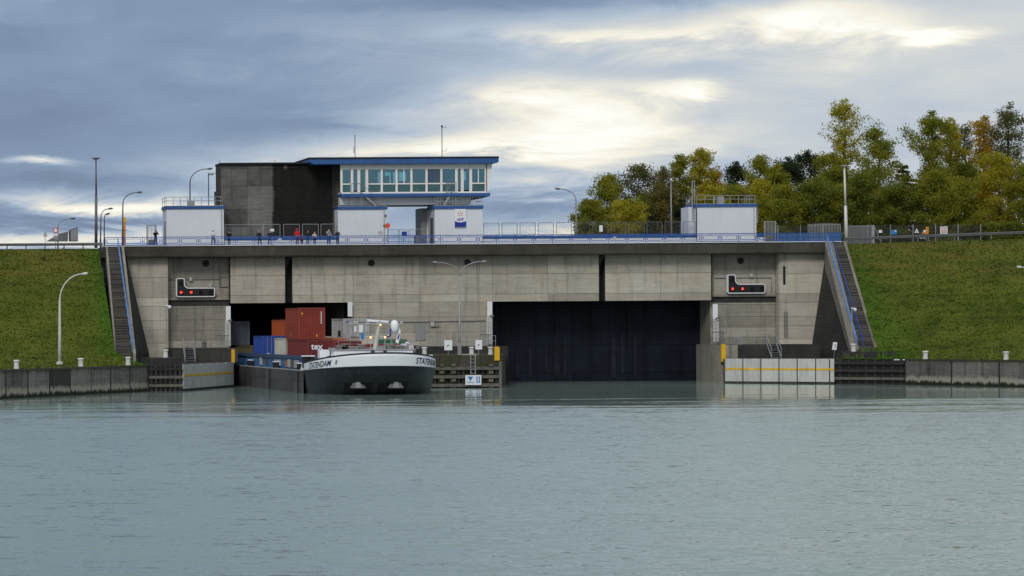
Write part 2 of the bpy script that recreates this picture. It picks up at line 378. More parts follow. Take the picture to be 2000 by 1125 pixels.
def make_water():
    m, nt, b = bsdf('water'); p = pos(nt); s = nt.new('ShaderNodeSeparateXYZ'); nt.l.new(p, s.inputs[0])
    big = nt.noise(nt.scale(p, (.012,.03,0)), 1, 3)
    b.inputs['IOR'].default_value = 1.333
    nt.l.new(nt.ramp(big, [(.3, (.22,.285,.255)), (.7, (.265,.33,.29))]), b.inputs['Base Color'])
    # sheltered water close to the lock, wind ripples farther out
    edge = nt.math('ADD', s.outputs[1], nt.math('MULTIPLY_ADD', nt.noise(nt.scale(p, (.010,.03,1)), 1, 4), 80., -40.))
    edge = nt.math('ADD', edge, nt.math('MULTIPLY_ADD', nt.noise(nt.scale(p, (.028,.20,1)), 1, 7, .7), 170., -85.))
    edge = nt.math('SUBTRACT', edge, nt.math('MULTIPLY', nt.math('MAXIMUM', nt.math('ADD', s.outputs[0], 12.), 0.), .55))
    calm = nt.rng(edge, -122, -84, smooth=True)
    def slopes(sc, amp, det=2):
        n = nt.new('ShaderNodeTexNoise'); n.inputs['Scale'].default_value = 1; n.inputs['Detail'].default_value = det
        nt.l.new(nt.scale(p, sc), n.inputs['Vector'])
        v = nt.new('ShaderNodeVectorMath', operation='SUBTRACT'); nt.l.new(n.outputs['Color'], v.inputs[0]); v.inputs[1].default_value = (.5,.5,.5)
        w = nt.new('ShaderNodeVectorMath', operation='SCALE'); nt.l.new(v.outputs[0], w.inputs[0]); nt.put(w.inputs['Scale'], amp); return w.outputs[0]
    def vadd(a, b_):
        v = nt.new('ShaderNodeVectorMath', operation='ADD'); nt.l.new(a, v.inputs[0]); nt.put(v.inputs[1], b_); return v.outputs[0]
    amp = nt.math('MULTIPLY_ADD', calm, -.94, 1.0); nt.l.new(nt.math('MULTIPLY_ADD', calm, -.05, .11), b.inputs['Roughness'])
    sv = vadd(slopes((2.2,5.5,1), nt.math('MULTIPLY', amp, .62)), slopes((6.,13.,1), nt.math('MULTIPLY', amp, .45)))
    sv = vadd(sv, slopes((.6,1.5,1), nt.math('MULTIPLY', amp, .52), 4))
    sv = vadd(sv, slopes((.05,.35,1), nt.math('MULTIPLY_ADD', calm, .035, .03)))
    bi = nt.new('ShaderNodeCombineXYZ'); nt.l.new(nt.math('MULTIPLY', amp, -.13), bi.inputs[1]); sv = vadd(nt.scale(sv, (.6, 1., 0.)), bi.outputs[0]); nv = nt.new('ShaderNodeVectorMath', operation='NORMALIZE'); nt.l.new(vadd(sv, (0,0,1)), nv.inputs[0])
    nt.l.new(nv.outputs[0], b.inputs['Normal'])
make_water()
def make_leaf(name, cols, rough=.7):
    m, nt, b = bsdf(name); p = pos(nt); out = nt.n['Material Output']
    n = nt.noise(p, .55, 3); n2 = nt.noise(p, 4., 2); r = orand(nt)
    f = nt.math('ADD', nt.math('MULTIPLY', n, .6), nt.math('MULTIPLY', n2, .4))
    col = nt.ramp(f, [(.32, cols[0]), (.5, cols[1]), (.66, cols[2])])
    nt.l.new(col, b.inputs['Base Color']); b.inputs['Roughness'].default_value = rough; b.inputs['Specular IOR Level'].default_value = .2
    tr = nt.new('ShaderNodeBsdfTranslucent'); nt.l.new(nt.mixc(1., col, (1.5,1.35,.7,1), 'MULTIPLY'), tr.inputs[0])
    mx = nt.new('ShaderNodeMixShader'); mx.inputs[0].default_value = .5
    nt.l.new(b.outputs[0], mx.inputs[1]); nt.l.new(tr.outputs[0], mx.inputs[2]); nt.l.new(mx.outputs[0], out.inputs[0])
make_leaf('leaf_olive', [(.125,.15,.018),(.235,.25,.03),(.36,.34,.04)])
make_leaf('leaf_green', [(.080,.11,.019),(.15,.18,.027),(.24,.24,.035)])
make_leaf('leaf_yellow', [(.20,.205,.02),(.36,.34,.032),(.52,.44,.044)])
make_leaf('leaf_orange', [(.22,.16,.016),(.42,.28,.022),(.58,.38,.03)])
make_leaf('leaf_brown', [(.085,.08,.03),(.16,.145,.048),(.24,.20,.055)])
make_leaf('leaf_grey', [(.075,.082,.036),(.14,.14,.055),(.19,.17,.065)])
make_leaf('needle', [(.022,.034,.018),(.038,.056,.024),(.06,.08,.03)])
make_leaf('grass_blade', [(.045,.055,.010),(.085,.092,.018),(.15,.13,.04)])
plain('bark', (.07,.058,.045), .95, var=.35, scale=3); plain('bark_pale', (.26,.24,.21), .9, var=.5, scale=3)

# ================================================================ THE SETTING
ZD, ZP, ZQ = 14.43, 3.85, 2.47
tag(MB().grid([[(x, y, 0) for x in (-900, -300, -100, 0, 100, 300, 900)] for y in (-900, -400, -200, -80, 0, 60)]).build('water', M['water']), kind='structure')
tag(MB().box(-4000, 4000, 3, 6000, 13.2, 14.2).build('ground', M['soil']), kind='structure')
tag(MB().box(-400, 400, 5, 12, 14.22, 14.40).build('road', M['asphalt']), kind='structure')

def embankment(name, quay, toe, top, mat, nu, nv1=10, nv2=26):
    """berm from the quay edge to the toe, then the slope up to the road"""
    rows = []
    for i in range(nu+1):
        t = i/nu; q, a, b = quay(t), toe(t), top(t); r = []
        for j in range(nv1): s = j/nv1; r.append(q.lerp(a, s)+Vector((0,0,-.25*math.sin(s*math.pi))))
        for j in range(nv2+1): s = j/nv2; r.append(a.lerp(b, s)+Vector((0,0,.35*math.sin(s*math.pi))))
        for k in range(1, len(r)-1):
            if 0 < i: r[k] = r[k]+Vector((0, 0, .16*math.sin(r[k].x*.9+k)*math.sin(k*1.7+r[k].x*.31)))
        rows.append(r)
    o = MB().grid(rows).build(name, mat, smooth=True); tag(o, kind='structure'); return rows
LA, LB = P(290, 713, -33), P(0, 722, -60.5); LA.z = LB.z = ZQ; qd = LB-LA
xl = PX(210.5, -8)
rows_l = embankment('grass_slope_left', lambda t: LA+qd*(t*5.2)+Vector((0,0,-.02)), lambda t: Vector((xl-t*90, -14.5-t*18, 3.75)), lambda t: Vector((xl-.1-t*90, .6-t*6, 14.25)), M['grass_left'], 110)
RA, RB = P(1768, 702, -24), P(2000, 702, -39); RA.z = RB.z = ZQ; rd = RB-RA; RS = Vector((27.2, -19.2, ZQ))
xr0, xr1 = PX(1652, -1), PX(1712, -14)
rows_r = embankment('grass_slope_right', lambda t: (RS.lerp(RA, t/.08) if t < .08 else RA+rd*((t-.08)*9.5))+Vector((0,0,-.02)),
    lambda t: Vector((xr1+t*70, -14.-t*10, 3.6)), lambda t: Vector((xr0+t*80, .6, 14.25+min(.7, 1.9*t))), M['grass_right'], 90)

# low level aprons behind the guide walls (concrete)
def apron(name, pts, z0, z1, mat): return tag(MB().prism([Vector((x, y, z1)) for x, y in pts], (0,0,z0-z1)).build(name, M[mat]), kind='structure')
apron('apron_left', [(-41.9,-32.9),(-38.8,-32.9),(-31.3,-13.8),(-30.2,-7),(-30.2,1),(-46,1),(-46,-14)], -3, ZQ-.03, 'dark_concrete')
apron('apron_right', [(18.9,-9.9),(26.7,-18.8),(33,-18.8),(33,1),(21.2,1),(20.4,-7)], -3, ZQ-.03, 'dark_concrete')

# ---------------------------------------------------------------- lock head
lh = thing('canal_lock', 'grey concrete canal lock with two dark gate openings spanning the canal', 'lock', (0,0,0))
X = lambda px: PX(px, 0)
ZT, ZO = zc(499), zc(589)
b = MB()
for a, c in [(450,557),(571,1170),(1182,1392)]: b.box(X(a), X(c), .12, 4, ZO+.02, ZT)
b.box(X(557)+.02, X(571)-.02, 1.4, 4, ZO+.05, ZT); b.box(X(1170)+.02, X(1182)-.02, 1.4, 4, ZO+.05, ZT)
b.box(X(685), X(962), .12, 4, -3, ZO+.01); b.box(X(247)-2, X(450)-.02, 1.05, 4, -3, ZT); b.box(X(1392)+.02, X(1613)+1.5, 1.05, 4, -3, ZT)
b.build('core', M['dark_concrete'], lh)
b = MB(); b.box(X(450)-.05, X(450)+.0, .9, 45, -3, ZO); b.box(X(685), X(685)+.4, 4.02, 45, -3, 13); b.box(X(450)-.6, X(450)-.06, 4.02, 45, -3, 13)
b.box(X(962)-.4, X(962), 4.02, 45, -3, 13); b.box(X(1392), X(1392)+.4, 1.0, 45, -3, 13); b.box(X(440), X(1400), 4.05, 46, 13.05, 14.1)
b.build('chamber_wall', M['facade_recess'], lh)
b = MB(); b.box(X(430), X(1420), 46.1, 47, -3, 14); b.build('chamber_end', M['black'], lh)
# the deck slab with its stained fascia
XD0, XD1 = PX(205, -1.5), PX(1645, -1.5)
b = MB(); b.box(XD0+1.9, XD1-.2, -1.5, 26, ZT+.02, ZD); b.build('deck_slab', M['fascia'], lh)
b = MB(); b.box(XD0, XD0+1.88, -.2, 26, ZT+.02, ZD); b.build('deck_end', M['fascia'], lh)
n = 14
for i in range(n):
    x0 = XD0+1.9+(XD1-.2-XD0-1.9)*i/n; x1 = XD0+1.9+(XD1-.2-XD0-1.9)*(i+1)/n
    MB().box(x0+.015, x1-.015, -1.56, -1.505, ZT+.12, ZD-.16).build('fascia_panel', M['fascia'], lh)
MB().box(XD0, XD1, -1.62, -1.2, ZD+.004, ZD+.075).build('deck_kerb', M['white_wall'], lh)
# facade panels, course by course, with open joints
def panels(xs, zs, y, mat, th=.11, jit=.006):
    for i in range(len(xs)-1):
        for j in range(len(zs)-1):
            d = random.uniform(-jit, jit)
            MB().box(xs[i]+.014, xs[i+1]-.014, y+d, y+th, min(zs[j], zs[j+1])+.014, max(zs[j], zs[j+1])-.014).build('concrete_panel', mat, lh)
zz = [ZT, zc(535), zc(574), ZO]
panels([X(v) for v in (450, 557)], zz, 0, M['facade']); panels([X(v) for v in (571, 690, 820, 962, 1070, 1170)], zz, 0, M['facade']); panels([X(v) for v in (1182, 1290, 1389)], zz, 0, M['facade'])
panels([X(v) for v in (685, 820, 962)], [ZO, zc(618), zc(648), zc(680), zc(715)], 0, M['facade'])
zr = [ZT, zc(538), zc(579), zc(597), zc(621), zc(642), zc(661), zc(685), zc(712)]
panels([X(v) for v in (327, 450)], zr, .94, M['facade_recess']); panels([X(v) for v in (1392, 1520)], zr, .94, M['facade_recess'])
for a, c in ((327, 450), (1392, 1520)):      # ledge under the light signals
    MB().box(X(a)+.05, X(c)-.05, .55, .935, zc(582), zc(577.5)).build('ledge', M['facade_recess'], lh)
    MB().box(X(a)+.05, X(c)-.05, .78, .935, zc(592), zc(582.3)).build('ledge_shade', M['dark_concrete'], lh)  # dark strip standing for the shadow beneath the ledge
# jambs of the recess, wings with battered outer edge
def wing(e0, e1, inner, right):
    zs = [ZT, zc(538), zc(577), zc(594), zc(622), zc(640), zc(666), zc(700)]
    edge = lambda z: (lambda t: X(e0)+(X(e1)-X(e0))*t)((ZT-z)/(ZT-zc(690)))
    for j in range(len(zs)-1):
        za, zb = zs[j]-.014, zs[j+1]+.014
        p = [(X(inner), -.45, za), (edge(za), -.45, za), (edge(zb), -.45, zb), (X(inner), -.45, zb)]
        if right:  # rounded corner towards the recess
            xi = X(inner); p = None
            prof = [(xi, .9), (xi, -.1), (xi+.12, -.30), (xi+.35, -.43), (xi+.7, -.45)]
            m = MB(); n = len(prof)
            top = [Vector((a, c, za)) for a, c in prof]+[Vector((edge(za), -.45, za)), Vector((edge(za), .9, za))]
            bot = [Vector((a, c, zb)) for a, c in prof]+[Vector((edge(zb), -.45, zb)), Vector((edge(zb), .9, zb))]
            k = len(top); m.add(top+bot, [tuple(range(k)), tuple(range(k, 2*k))[::-1]]+[(i, i+k, (i+1) % k+k, (i+1) % k) for i in range(k)])
        else:
            m = MB().prism([Vector(q) for q in p], (0, 1.38, 0))
        m.build('wing_panel', M['facade_wing'], lh)
wing(247, 290, 327, False); wing(1613, 1583, 1520, True)
# narrow recess and ladder on the right wing
MB().box(X(1527), X(1531.5), -.47, -.43, zc(563-3.5), zc(527-3.5)).build('slot', M['black'], lh)
b = MB()
for px in (1528, 1533.5): b.bar((X(px), -.6, zc(661)), (X(px), -.6, zc(612)), .04)
for k in range(12): z = zc(661)+(zc(612)-zc(661))*k/11; b.bar((X(1528), -.6, z), (X(1533.5), -.6, z), .03)
b.build('wall_ladder', M['galv_dark'], lh)
# drain outlets
for px, py in ((402,514.5),(725,513.5),(913,512.5),(1446,509.5)):
    y = .94 if px in (402, 1446) else 0
    c = P(px, py, y); MB().lathe((c.x, y-.10, c.z), [(.30,0),(.30,.09)], 16, 'Y').build('drain_outlet', M['black'], lh)
    MB().lathe((c.x, y-.14, c.z), [(.26,.13),(.26,0),(.33,.0),(.33,.13)], 16, 'Y', False).build('outlet_rim', M['rubber'], lh)
# black sheets standing for the shade in the slots and their chamfered head
for a, c in ((557,571),(1170,1182)):
    MB().box(X(a)+.03, X(c)-.03, 1.30, 1.38, ZO+.05, ZT-.05).build('slot_shade', M['black'], lh)
    MB().prism([(X(a)-.02, -.03, zc(507)), (X(a)+.06, -.03, zc(500)), (X(c), -.03, zc(500)), (X(c), -.03, zc(503)), (X(a)+.35, -.03, zc(510)), (X(a)+.05, -.03, zc(520))], (0, .02, 0)).build('slot_head_shade', M['black'], lh)
# conduits on the facade
b = MB(); b.tube([(X(690), -.08, zc(629)), (X(948), -.08, zc(626))], .04); b.tube([(X(843), -.08, zc(637)), (X(857), -.08, zc(637))], .04); b.build('conduit', M['galv_dark'], lh)
b = MB(); b.tube([(X(1400), .86, zc(538)-.4), (X(1512), .86, zc(538)-.4), (X(1512), .86, zc(575))], .035); b.tube([(X(332), .86, zc(540)-.1), (X(432), .86, zc(540)-.1), (X(432), .86, zc(557)), (X(447), .86, zc(557))], .035); b.build('conduit', M['galv_dark'], lh)
for px, py in ((372,545),(410,557),(1466,538)):
    c = P(px, py, .9); MB().box(c.x-.16, c.x+.16, .62, .93, c.z-.18, c.z+.18).build('junction_box', M['gear_pale'], lh)
# grey doors in the pier
MB().box(X(811), X(831), -.06, 0, zc(664), zc(630)).build('pier_door', M['grey_metal'], lh)
c = P(844, 633, 0); MB().box(c.x-.2, c.x+.2, -.25, -.01, c.z-.25, c.z+.22).build('junction_box', M['gear_pale'], lh)
# upper platform in front of the head (Y -7)
XP = lambda px: PX(px, -7, 690)
b = MB(); b.box(XP(337), X(450)-.3, -7, .9, ZQ-.02, ZP); b.build('platform_left', M['dark_concrete'], lh)
b = MB(); b.box(-16.6, X(962)-.05, -7, -.02, -3, ZP); b.build('platform_middle', M['dark_concrete'], lh)
b = MB(); pts = [(21.3,-6.98),(21.35,-7),(PX(1600,-7),-7),(PX(1600,-7),.9),(X(1392)+.02,.9),(21.3,.9)]
b.prism([Vector((x, y, ZP)) for x, y in pts], (0,0,-7)); b.build('platform_right', M['dark_concrete'], lh)
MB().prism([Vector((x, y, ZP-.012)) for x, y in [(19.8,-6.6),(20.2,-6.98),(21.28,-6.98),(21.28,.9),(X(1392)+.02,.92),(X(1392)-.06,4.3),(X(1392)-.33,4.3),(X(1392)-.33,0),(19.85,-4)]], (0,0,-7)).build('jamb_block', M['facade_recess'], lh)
# rounded jamb of the right chamber below the platform
b = MB(); n = 8; pr = []
for k in range(n+1): t = k/n*math.pi/2; pr.append((19.9-.55*math.cos(t)+.35, -6.9-.5*math.sin(t)))
prof = [(X(1392)-.45, 4.5), (19.6, -5)]+pr+[(20.6, -7.02)]
rowsj = [[Vector((x, y, z)) for x, y in prof] for z in (-3, -1, .4, 1.5, 2.6, ZP-.01)]
b.grid(rowsj); b.build('jamb_nose', M['facade_recess'], lh, smooth=True)

# steel gates
def gate(a, c, label, streaks, gy=0):
    g = thing('lock_gate', label, 'gate', (X((a+c)/2), 7, 0), 'lock gates')
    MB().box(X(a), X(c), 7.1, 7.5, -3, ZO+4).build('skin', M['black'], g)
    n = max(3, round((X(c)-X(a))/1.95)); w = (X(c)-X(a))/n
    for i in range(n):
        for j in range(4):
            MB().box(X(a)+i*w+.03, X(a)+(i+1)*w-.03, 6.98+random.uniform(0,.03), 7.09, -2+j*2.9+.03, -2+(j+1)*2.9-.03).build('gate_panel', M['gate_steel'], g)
    for i in range(n+1): MB().box(X(a)+i*w-.09, X(a)+i*w+.09, 6.90, 6.97, -3, ZO+3).build('rib', M['gate_steel'], g)
    g.location.y += gy
    for px, y0, y1, w in streaks:
        p, q = P(px, y0, 4.6), P(px, y1, 4.6); MB().prism([(p.x-w*.7, 6.86, p.z), (p.x+w*.7, 6.86, p.z), (q.x+w, 6.86, q.z), (q.x-w*.8, 6.86, q.z)], (0, .05, 0)).build('pale_streak', M['gate_streak'], g)  # streaks a little paler than the gate steel
gate(962, 1392, 'dark navy steel gate closing the wide right chamber', [(1066,676,726,.16),(1087,645,738,.35),(1103,660,740,.16),(1198,660,738,.3),(1215,650,730,.16),(1240,655,740,.28),(1010,680,738,.3),(1035,680,738,.22)], -2.3)
gate(450, 685, 'dark steel gate behind the containers in the narrow left chamber', [], 36)

# ---------------------------------------------------------------- steps up the banks
def flight(name, label, t0, t1, b0, b1, Yt, Yb, zt, zb, n, side):
    """t0,t1 / b0,b1: px of the tread edges at the top and bottom"""
    s = thing(name, label, 'stairs', ((PX(t0,Yt)+PX(t1,Yt))/2, Yt, zt), 'stairs up the banks')
    for k in range(n):
        t = (k+.5)/n; y = Yt+(Yb-Yt)*t; z = zt+(zb-zt)*t
        x0 = PX(t0,Yt)+(PX(b0,Yb)-PX(t0,Yt))*t; x1 = PX(t1,Yt)+(PX(b1,Yb)-PX(t1,Yt))*t
        h = abs(zb-zt)/n; d = abs(Yb-Yt)/n
        sp_ = MB().box(x0, x1, y-d*.62, y+d*.62, z-h*1.6, z+h*.42).build('step', M['step_concrete'], s); MB().box(x0+.01, x1-.01, y-d*.72, y-d*.621, z+h*.12, z+h*.40).build('nosing', M['nosing'], sp_)
    def kerb(pa, pb, w, drop, mat, nm):
        a0 = Vector((PX(pa,Yt), Yt, zt)); a1 = Vector((PX(pb,Yb), Yb, zb))
        m = MB(); m.add([a0+Vector((-w,0,.22)), a0+Vector((w,0,.22)), a1+Vector((w,0,.22)), a1+Vector((-w,0,.22)), a0+Vector((-w,0,-drop)), a0+Vector((w,0,-drop)), a1+Vector((w,0,-.8)), a1+Vector((-w,0,-.8))],
              [(0,1,2,3),(4,7,6,5),(0,4,5,1),(3,2,6,7),(0,3,7,4),(1,5,6,2)]); m.build(nm, mat, s)
    return s, kerb
st_l, kb = flight('bank_stairs', 'long dark concrete steps down the left grass bank', 211, 237, 227, 257, -1.6, -13.6, ZD-.15, 3.2, 42, 1)
kb(209, 225, .09, 1.6, M['parapet_concrete'], 'side_kerb'); kb(240, 262, .14, 2., M['parapet_concrete'], 'side_kerb')
st_r, kb = flight('bank_stairs', 'long dark concrete steps down the right grass bank', 1626, 1648, 1676, 1706, -1.6, -13.6, ZD-.15, 3.2, 42, -1)
kb(1650, 1710, .13, 1.2, M['parapet_concrete'], 'side_kerb'); kb(1619, 1669, .42, 2.5, M['parapet_concrete'], 'side_kerb')
MB().box(PX(1655,-15.4), PX(1716,-15.4), -15.6, -13.5, ZQ, 3.25).build('landing', M['dark_concrete'], st_r)
# battered flank walls that carry the steps
def flank(label, top, bf, bn, px2, Yn):
    a, c, e = P(*top, -.42), P(*bf, -.42), P(*bn, Yn); a2 = P(top[0]+px2, top[1], -.42)
    base_f = Vector((c.x, -.42, ZQ-.05)); base_n = Vector((e.x, Yn, ZQ-.05))
    m = MB(); m.add([a, c, base_f, base_n, e]+[v+Vector((px2*.05, 0, 0)) for v in (a, c, base_f, base_n, e)],
        [(0,1,2,3,4),(5,9,8,7,6),(0,4,9,5),(4,3,8,9),(3,2,7,8),(2,1,6,7),(1,0,5,6)])
    o = m.build('flank_wall', M['dark_concrete'], None); return tag(o, label, 'wall')
flank('dark stained sloping flank wall beside the right steps', (1613,491), (1583,690), (1668,690), 3, -12.6)
flank('narrow dark flank wall between left steps and lit wing', (245,500), (291,690), (268,688), -3, -12.6)
def handrail(label, pts_px, Y0, Y1, h, mat, parent_group=None):
    a, c = pts_px; a = P(*a, Y0); c = P(*c, Y1)
    r = thing('handrail', label, 'handrail', a, 'blue stair handrails')
    MB().tube([a, c], .045).build('top_rail', mat, r); dn = Vector((0,0,-.5)); MB().tube([a+dn, c+dn], .035).build('mid_rail', mat, r)
    for k in range(13): p = a.lerp(c, k/12); MB().tube([p, p+Vector((0,0,-1.05))], .035, 6).build('post', mat, r)
handrail('light blue handrail along the left bank steps', ((230,464),(258,668)), -1.6, -13.4, 1, M['blue_light_rail'])
handrail('blue handrail on the outer edge of the right bank steps', ((1616,462),(1674,662)), -1.6, -13.2, 1, M['blue_light_rail'])
handrail('second blue handrail along the right bank steps', ((1627,468),(1687,668)), -1.6, -13.4, 1, M['blue_rail'])

# ---------------------------------------------------------------- guide walls of white panels
def guide(label, a, c, n, wsh):
    a, c = Vector(a), Vector(c); d = (c-a); nv = Vector((d.y, -d.x, 0)).normalized()
    if nv.y > 0: nv = -nv
    g = thing('guide_wall', label, 'wall', (a+c)/2, 'white guide walls')
    MB().prism([a+Vector((0,0,-3)), c+Vector((0,0,-3)), c+Vector((0,0,ZQ)), a+Vector((0,0,ZQ))], -nv*.5).build('backing', M['black'], g)
    for k in range(n):
        p, q = a.lerp(c, k/n+.005*(k > 0)), a.lerp(c, (k+1)/n-.005*(k < n-1)); o = nv*(.1+random.uniform(-.02,.02))
        MB().prism([p+o+Vector((0,0,.22)), q+o+Vector((0,0,.22)), q+o+Vector((0,0,ZQ+.02)), p+o+Vector((0,0,ZQ+.02))], -nv*.099).build('panel', M['guide_white'], g)
        MB().prism([p+o*1.4+Vector((0,0,1.36)), q+o*1.4+Vector((0,0,1.36)), q+o*1.4+Vector((0,0,1.55)), p+o*1.4+Vector((0,0,1.55))], -nv*.03).build('stripe', M['yellow'], g)
        MB().prism([p+o*.7+Vector((0,0,-.5)), q+o*.7+Vector((0,0,-.5)), q+o*.7+Vector((0,0,.2)), p+o*.7+Vector((0,0,.2))], -nv*.05).build('plinth', M['dark_concrete'], g)
guide('white panelled guide wall with yellow stripe left of the barge', (-31.3,-13.8,0), (-38.75,-33,0), 6, 0)
pa, pb = P(1417, 750, -11.5), P(1630, 750, -19)
guide('white panelled guide wall with yellow stripe right of the wide opening', (pa.x, -11.5, 0), (pb.x, -19, 0), 6, 0)
# timber fender frames
def fender(label, a, c, rows, n, tops=.0):
    a, c = Vector(a), Vector(c); d = (c-a); nv = Vector((d.y, -d.x, 0)).normalized(); nv = -nv if nv.y > 0 else nv
    g = thing('timber_fender', label, 'fender', (a+c)/2, 'timber fender frames')
    MB().prism([a+Vector((0,0,-2)), c+Vector((0,0,-2)), c+Vector((0,0,ZQ-.1+tops)), a+Vector((0,0,ZQ-.1+tops))], -nv*.4).build('backing', M['black'], g)
    for z, m in rows: MB().prism([a+nv*.32+Vector((0,0,z)), c+nv*.32+Vector((0,0,z)), c+nv*.32+Vector((0,0,z+.26)), a+nv*.32+Vector((0,0,z+.26))], -nv*.3).build('beam', M[m], g)
    for k in range(n):
        p = a.lerp(c, (k+.5)/n); MB().box(p.x-.12, p.x+.12, p.y+nv.y*.25, p.y+nv.y*.02, -.6, ZQ+.1+tops).build('pile', M['timber'], g)
    return g
fender('dark timber fender frame at the end of the left quay', (LA.x,-33.05,0), (-38.8,-33.05,0), [(1.95,'timber'),(1.2,'timber_pale'),(.42,'timber_pale')], 7)
fender('dark timber fender frame between right guide wall and right quay', (27.1,-19.3,0), (RA.x,RA.y,0), [(1.95,'timber'),(1.2,'timber'),(.45,'timber_pale')], 8)
MB_ = MB().box(PX(1634,-17), PX(1738,-17), -18.6, -15.7, ZQ-.02, 3.15); tag(MB_.build('concrete_plinth', M['dark_concrete'], None), 'low dark concrete block at the foot of the right steps', 'plinth')
MB_ = MB().box(-41.6, -38.6, -31.5, -24, ZQ-.02, 3.1); tag(MB_.build('concrete_plinth', M['dark_concrete'], None), 'low dark concrete block behind the left fender frame', 'plinth')

# quay walls of concrete bays
def quay(name, label, pts, bay, batter=0):
    g = thing(name, label, 'quay wall', pts[0], 'quay walls')
    for s in range(len(pts)-1):
        a, c = Vector(pts[s]), Vector(pts[s+1]); L = (c-a).length; n = max(1, round(L/bay)); d = (c-a)/n; u = d.normalized(); nv = Vector((u.y, -u.x, 0)); nv = -nv if nv.y > 0 else nv
        for k in range(n):
            p = a+d*k+u*.06; q = a+d*(k+1)-u*.06; j = nv*random.uniform(0,.03)
            MB().prism([p+j+Vector((0,0,-3)), q+j+Vector((0,0,-3)), q+j+Vector((0,0,ZQ-.16)), p+j+Vector((0,0,ZQ-.16))], -nv*1.).build('wall_bay', M['quay_concrete'], g)
            e = a+d*(k+1); MB().prism([e-u*.1+nv*.02+Vector((0,0,-3)), e+u*.1+nv*.02+Vector((0,0,-3)), e+u*.1+nv*.02+Vector((0,0,ZQ-.18)), e-u*.1+nv*.02+Vector((0,0,ZQ-.18))], -nv*.3).build('joint', M['rubber'], g)
        MB().prism([a+nv*.05+Vector((0,0,ZQ-.15)), c+nv*.05+Vector((0,0,ZQ-.15)), c+nv*.05+Vector((0,0,ZQ+.03)), a+nv*.05+Vector((0,0,ZQ+.03))], -nv*.9).build('coping', M['pier_concrete'], g)
    return g
quay('quay_wall', 'stained concrete quay wall below the left grass bank', [(LA.x,LA.y,0), (LA.x+qd.x*4, LA.y+qd.y*4, 0)], 4.4)
quay('quay_wall', 'stained concrete quay wall below the right grass bank', [(RA.x,RA.y,0), (RA.x+rd.x*4, RA.y+rd.y*4, 0)], 6.2)

# middle pier
PY = -26
xa, xb = -17.0, P(978, 720, PY).x
pier = thing('middle_pier', 'mossy concrete pier with timber fenders between the barge and wide opening', 'pier', (xb-4, PY, 0))
ZPI = 3.12
b = MB(); b.prism([Vector((x, y, ZPI)) for x, y in [(xa,PY+.4),(xb,PY+.4),(xb+.3,PY+1.2),(X(962)-.3,-7.02),(xa,-7.02)]], (0,0,-6)); b.build('pier_body', M['pier_concrete'], pier)
pxs = lambda px: P(px, 720, PY).x; pz = lambda px, py: PZ(px, py, PY)
nb = 5
for i in range(nb):
    x0, x1 = xa+(xb-xa)*i/nb, xa+(xb-xa)*(i+1)/nb
    MB().box(x0+.02, x1-.02, PY+.18, PY+.39, 2.0, ZPI+.04).build('cap_block', M['pier_concrete'], pier)
for py, m in ((719,'timber_pale'),(735.5,'timber_pale'),(752,'timber_pale')): MB().box(xa, xb-.1, PY-.12, PY+.17, pz(900,py)-.17, pz(900,py)+.13).build('beam', M[m], pier)
for px in (862, 885, 958): MB().box(pxs(px)-.28, pxs(px)+.28, PY-.05, PY+.38, -1, pz(px, 712)).build('fender_pile', M['pier_concrete'], pier)
for px in (862, 885, 958):
    for py in (713, 727, 743): MB().box(pxs(px)-.2, pxs(px)+.2, PY-.28, PY-.13, pz(px,py)-.12, pz(px,py)+.12).build('bolt_plate', M['timber_pale'], pier)
MB().box(pxs(974), pxs(979), PY-.2, PY+.35, -1, pz(976,706)).build('corner_post', M['timber_pale'], pier)
MB().box(pxs(904), pxs(934), PY+.3, PY+.7, ZPI+.045, ZPI+.13).build('sill', M['gear_pale'], pier)
for px in (850, 868, 896, 905, 943, 970): MB().box(pxs(px)-.12, pxs(px)+.12, PY+.1, PY+.38, -1, pz(px, 718)).build('pile', M['timber'], pier)

# ================================================================ ON THE DECK
YR = -1.42
rail = thing('deck_railing', 'long blue steel railing along the edge of the lock deck', 'railing', (0, YR, ZD))
XR0, XR1 = PX(206, YR), PX(1516, YR); NB = 36; bw = (XR1-XR0)/NB; zt = ZD+.98
MB().box(XR0, XR1, YR-.035, YR+.035, zt-.075, zt).build('top_rail', M['blue_rail'], rail)
MB().box(XR0, XR1, YR-.02, YR+.02, ZD+.13, ZD+.165).build('bottom_rail', M['blue_rail'], rail)
post = MB().box(XR0-.03, XR0+.03, YR-.031, YR+.031, ZD+.08, zt-.077).build('post', M['blue_rail'], rail)
def ring(x0, x1, z0, z1, r, y, w):
    pts = []
    for cx, cz, a0 in ((x1-r, z1-r, 0), (x0+r, z1-r, 90), (x0+r, z0+r, 180), (x1-r, z0+r, 270)):
        for k in range(4): t = R(a0+30*k); pts.append((cx+r*math.cos(t), cz+r*math.sin(t), math.cos(t), math.sin(t)))
    m = MB(); n = len(pts); vs = []
    for (x, z, a, c) in pts:
        for (dr, dy) in ((0,-w/2),(0,w/2),(-w,w/2),(-w,-w/2)): vs.append((x+a*dr, y+dy, z+c*dr))
    m.add(vs, [(i*4+k, ((i+1) % n)*4+k, ((i+1) % n)*4+(k+1) % 4, i*4+(k+1) % 4) for i in range(n) for k in range(4)]); return m
frame = ring(XR0+.14, XR0+bw-.14, ZD+.27, ZD+.80, .09, YR, .06).build('panel_frame', M['blue_rail'], rail)
stud = MB().box(XR0+bw/2-.015, XR0+bw/2+.015, YR-.015, YR+.015, ZD+.805, zt-.08).build('stud', M['blue_rail'], rail)
for k in range(1, NB+1):
    inst(post, rail, (k*bw, 0, 0))
    if k < NB: inst(frame, rail, (k*bw, 0, 0)); inst(stud, rail, (k*bw, 0, 0))
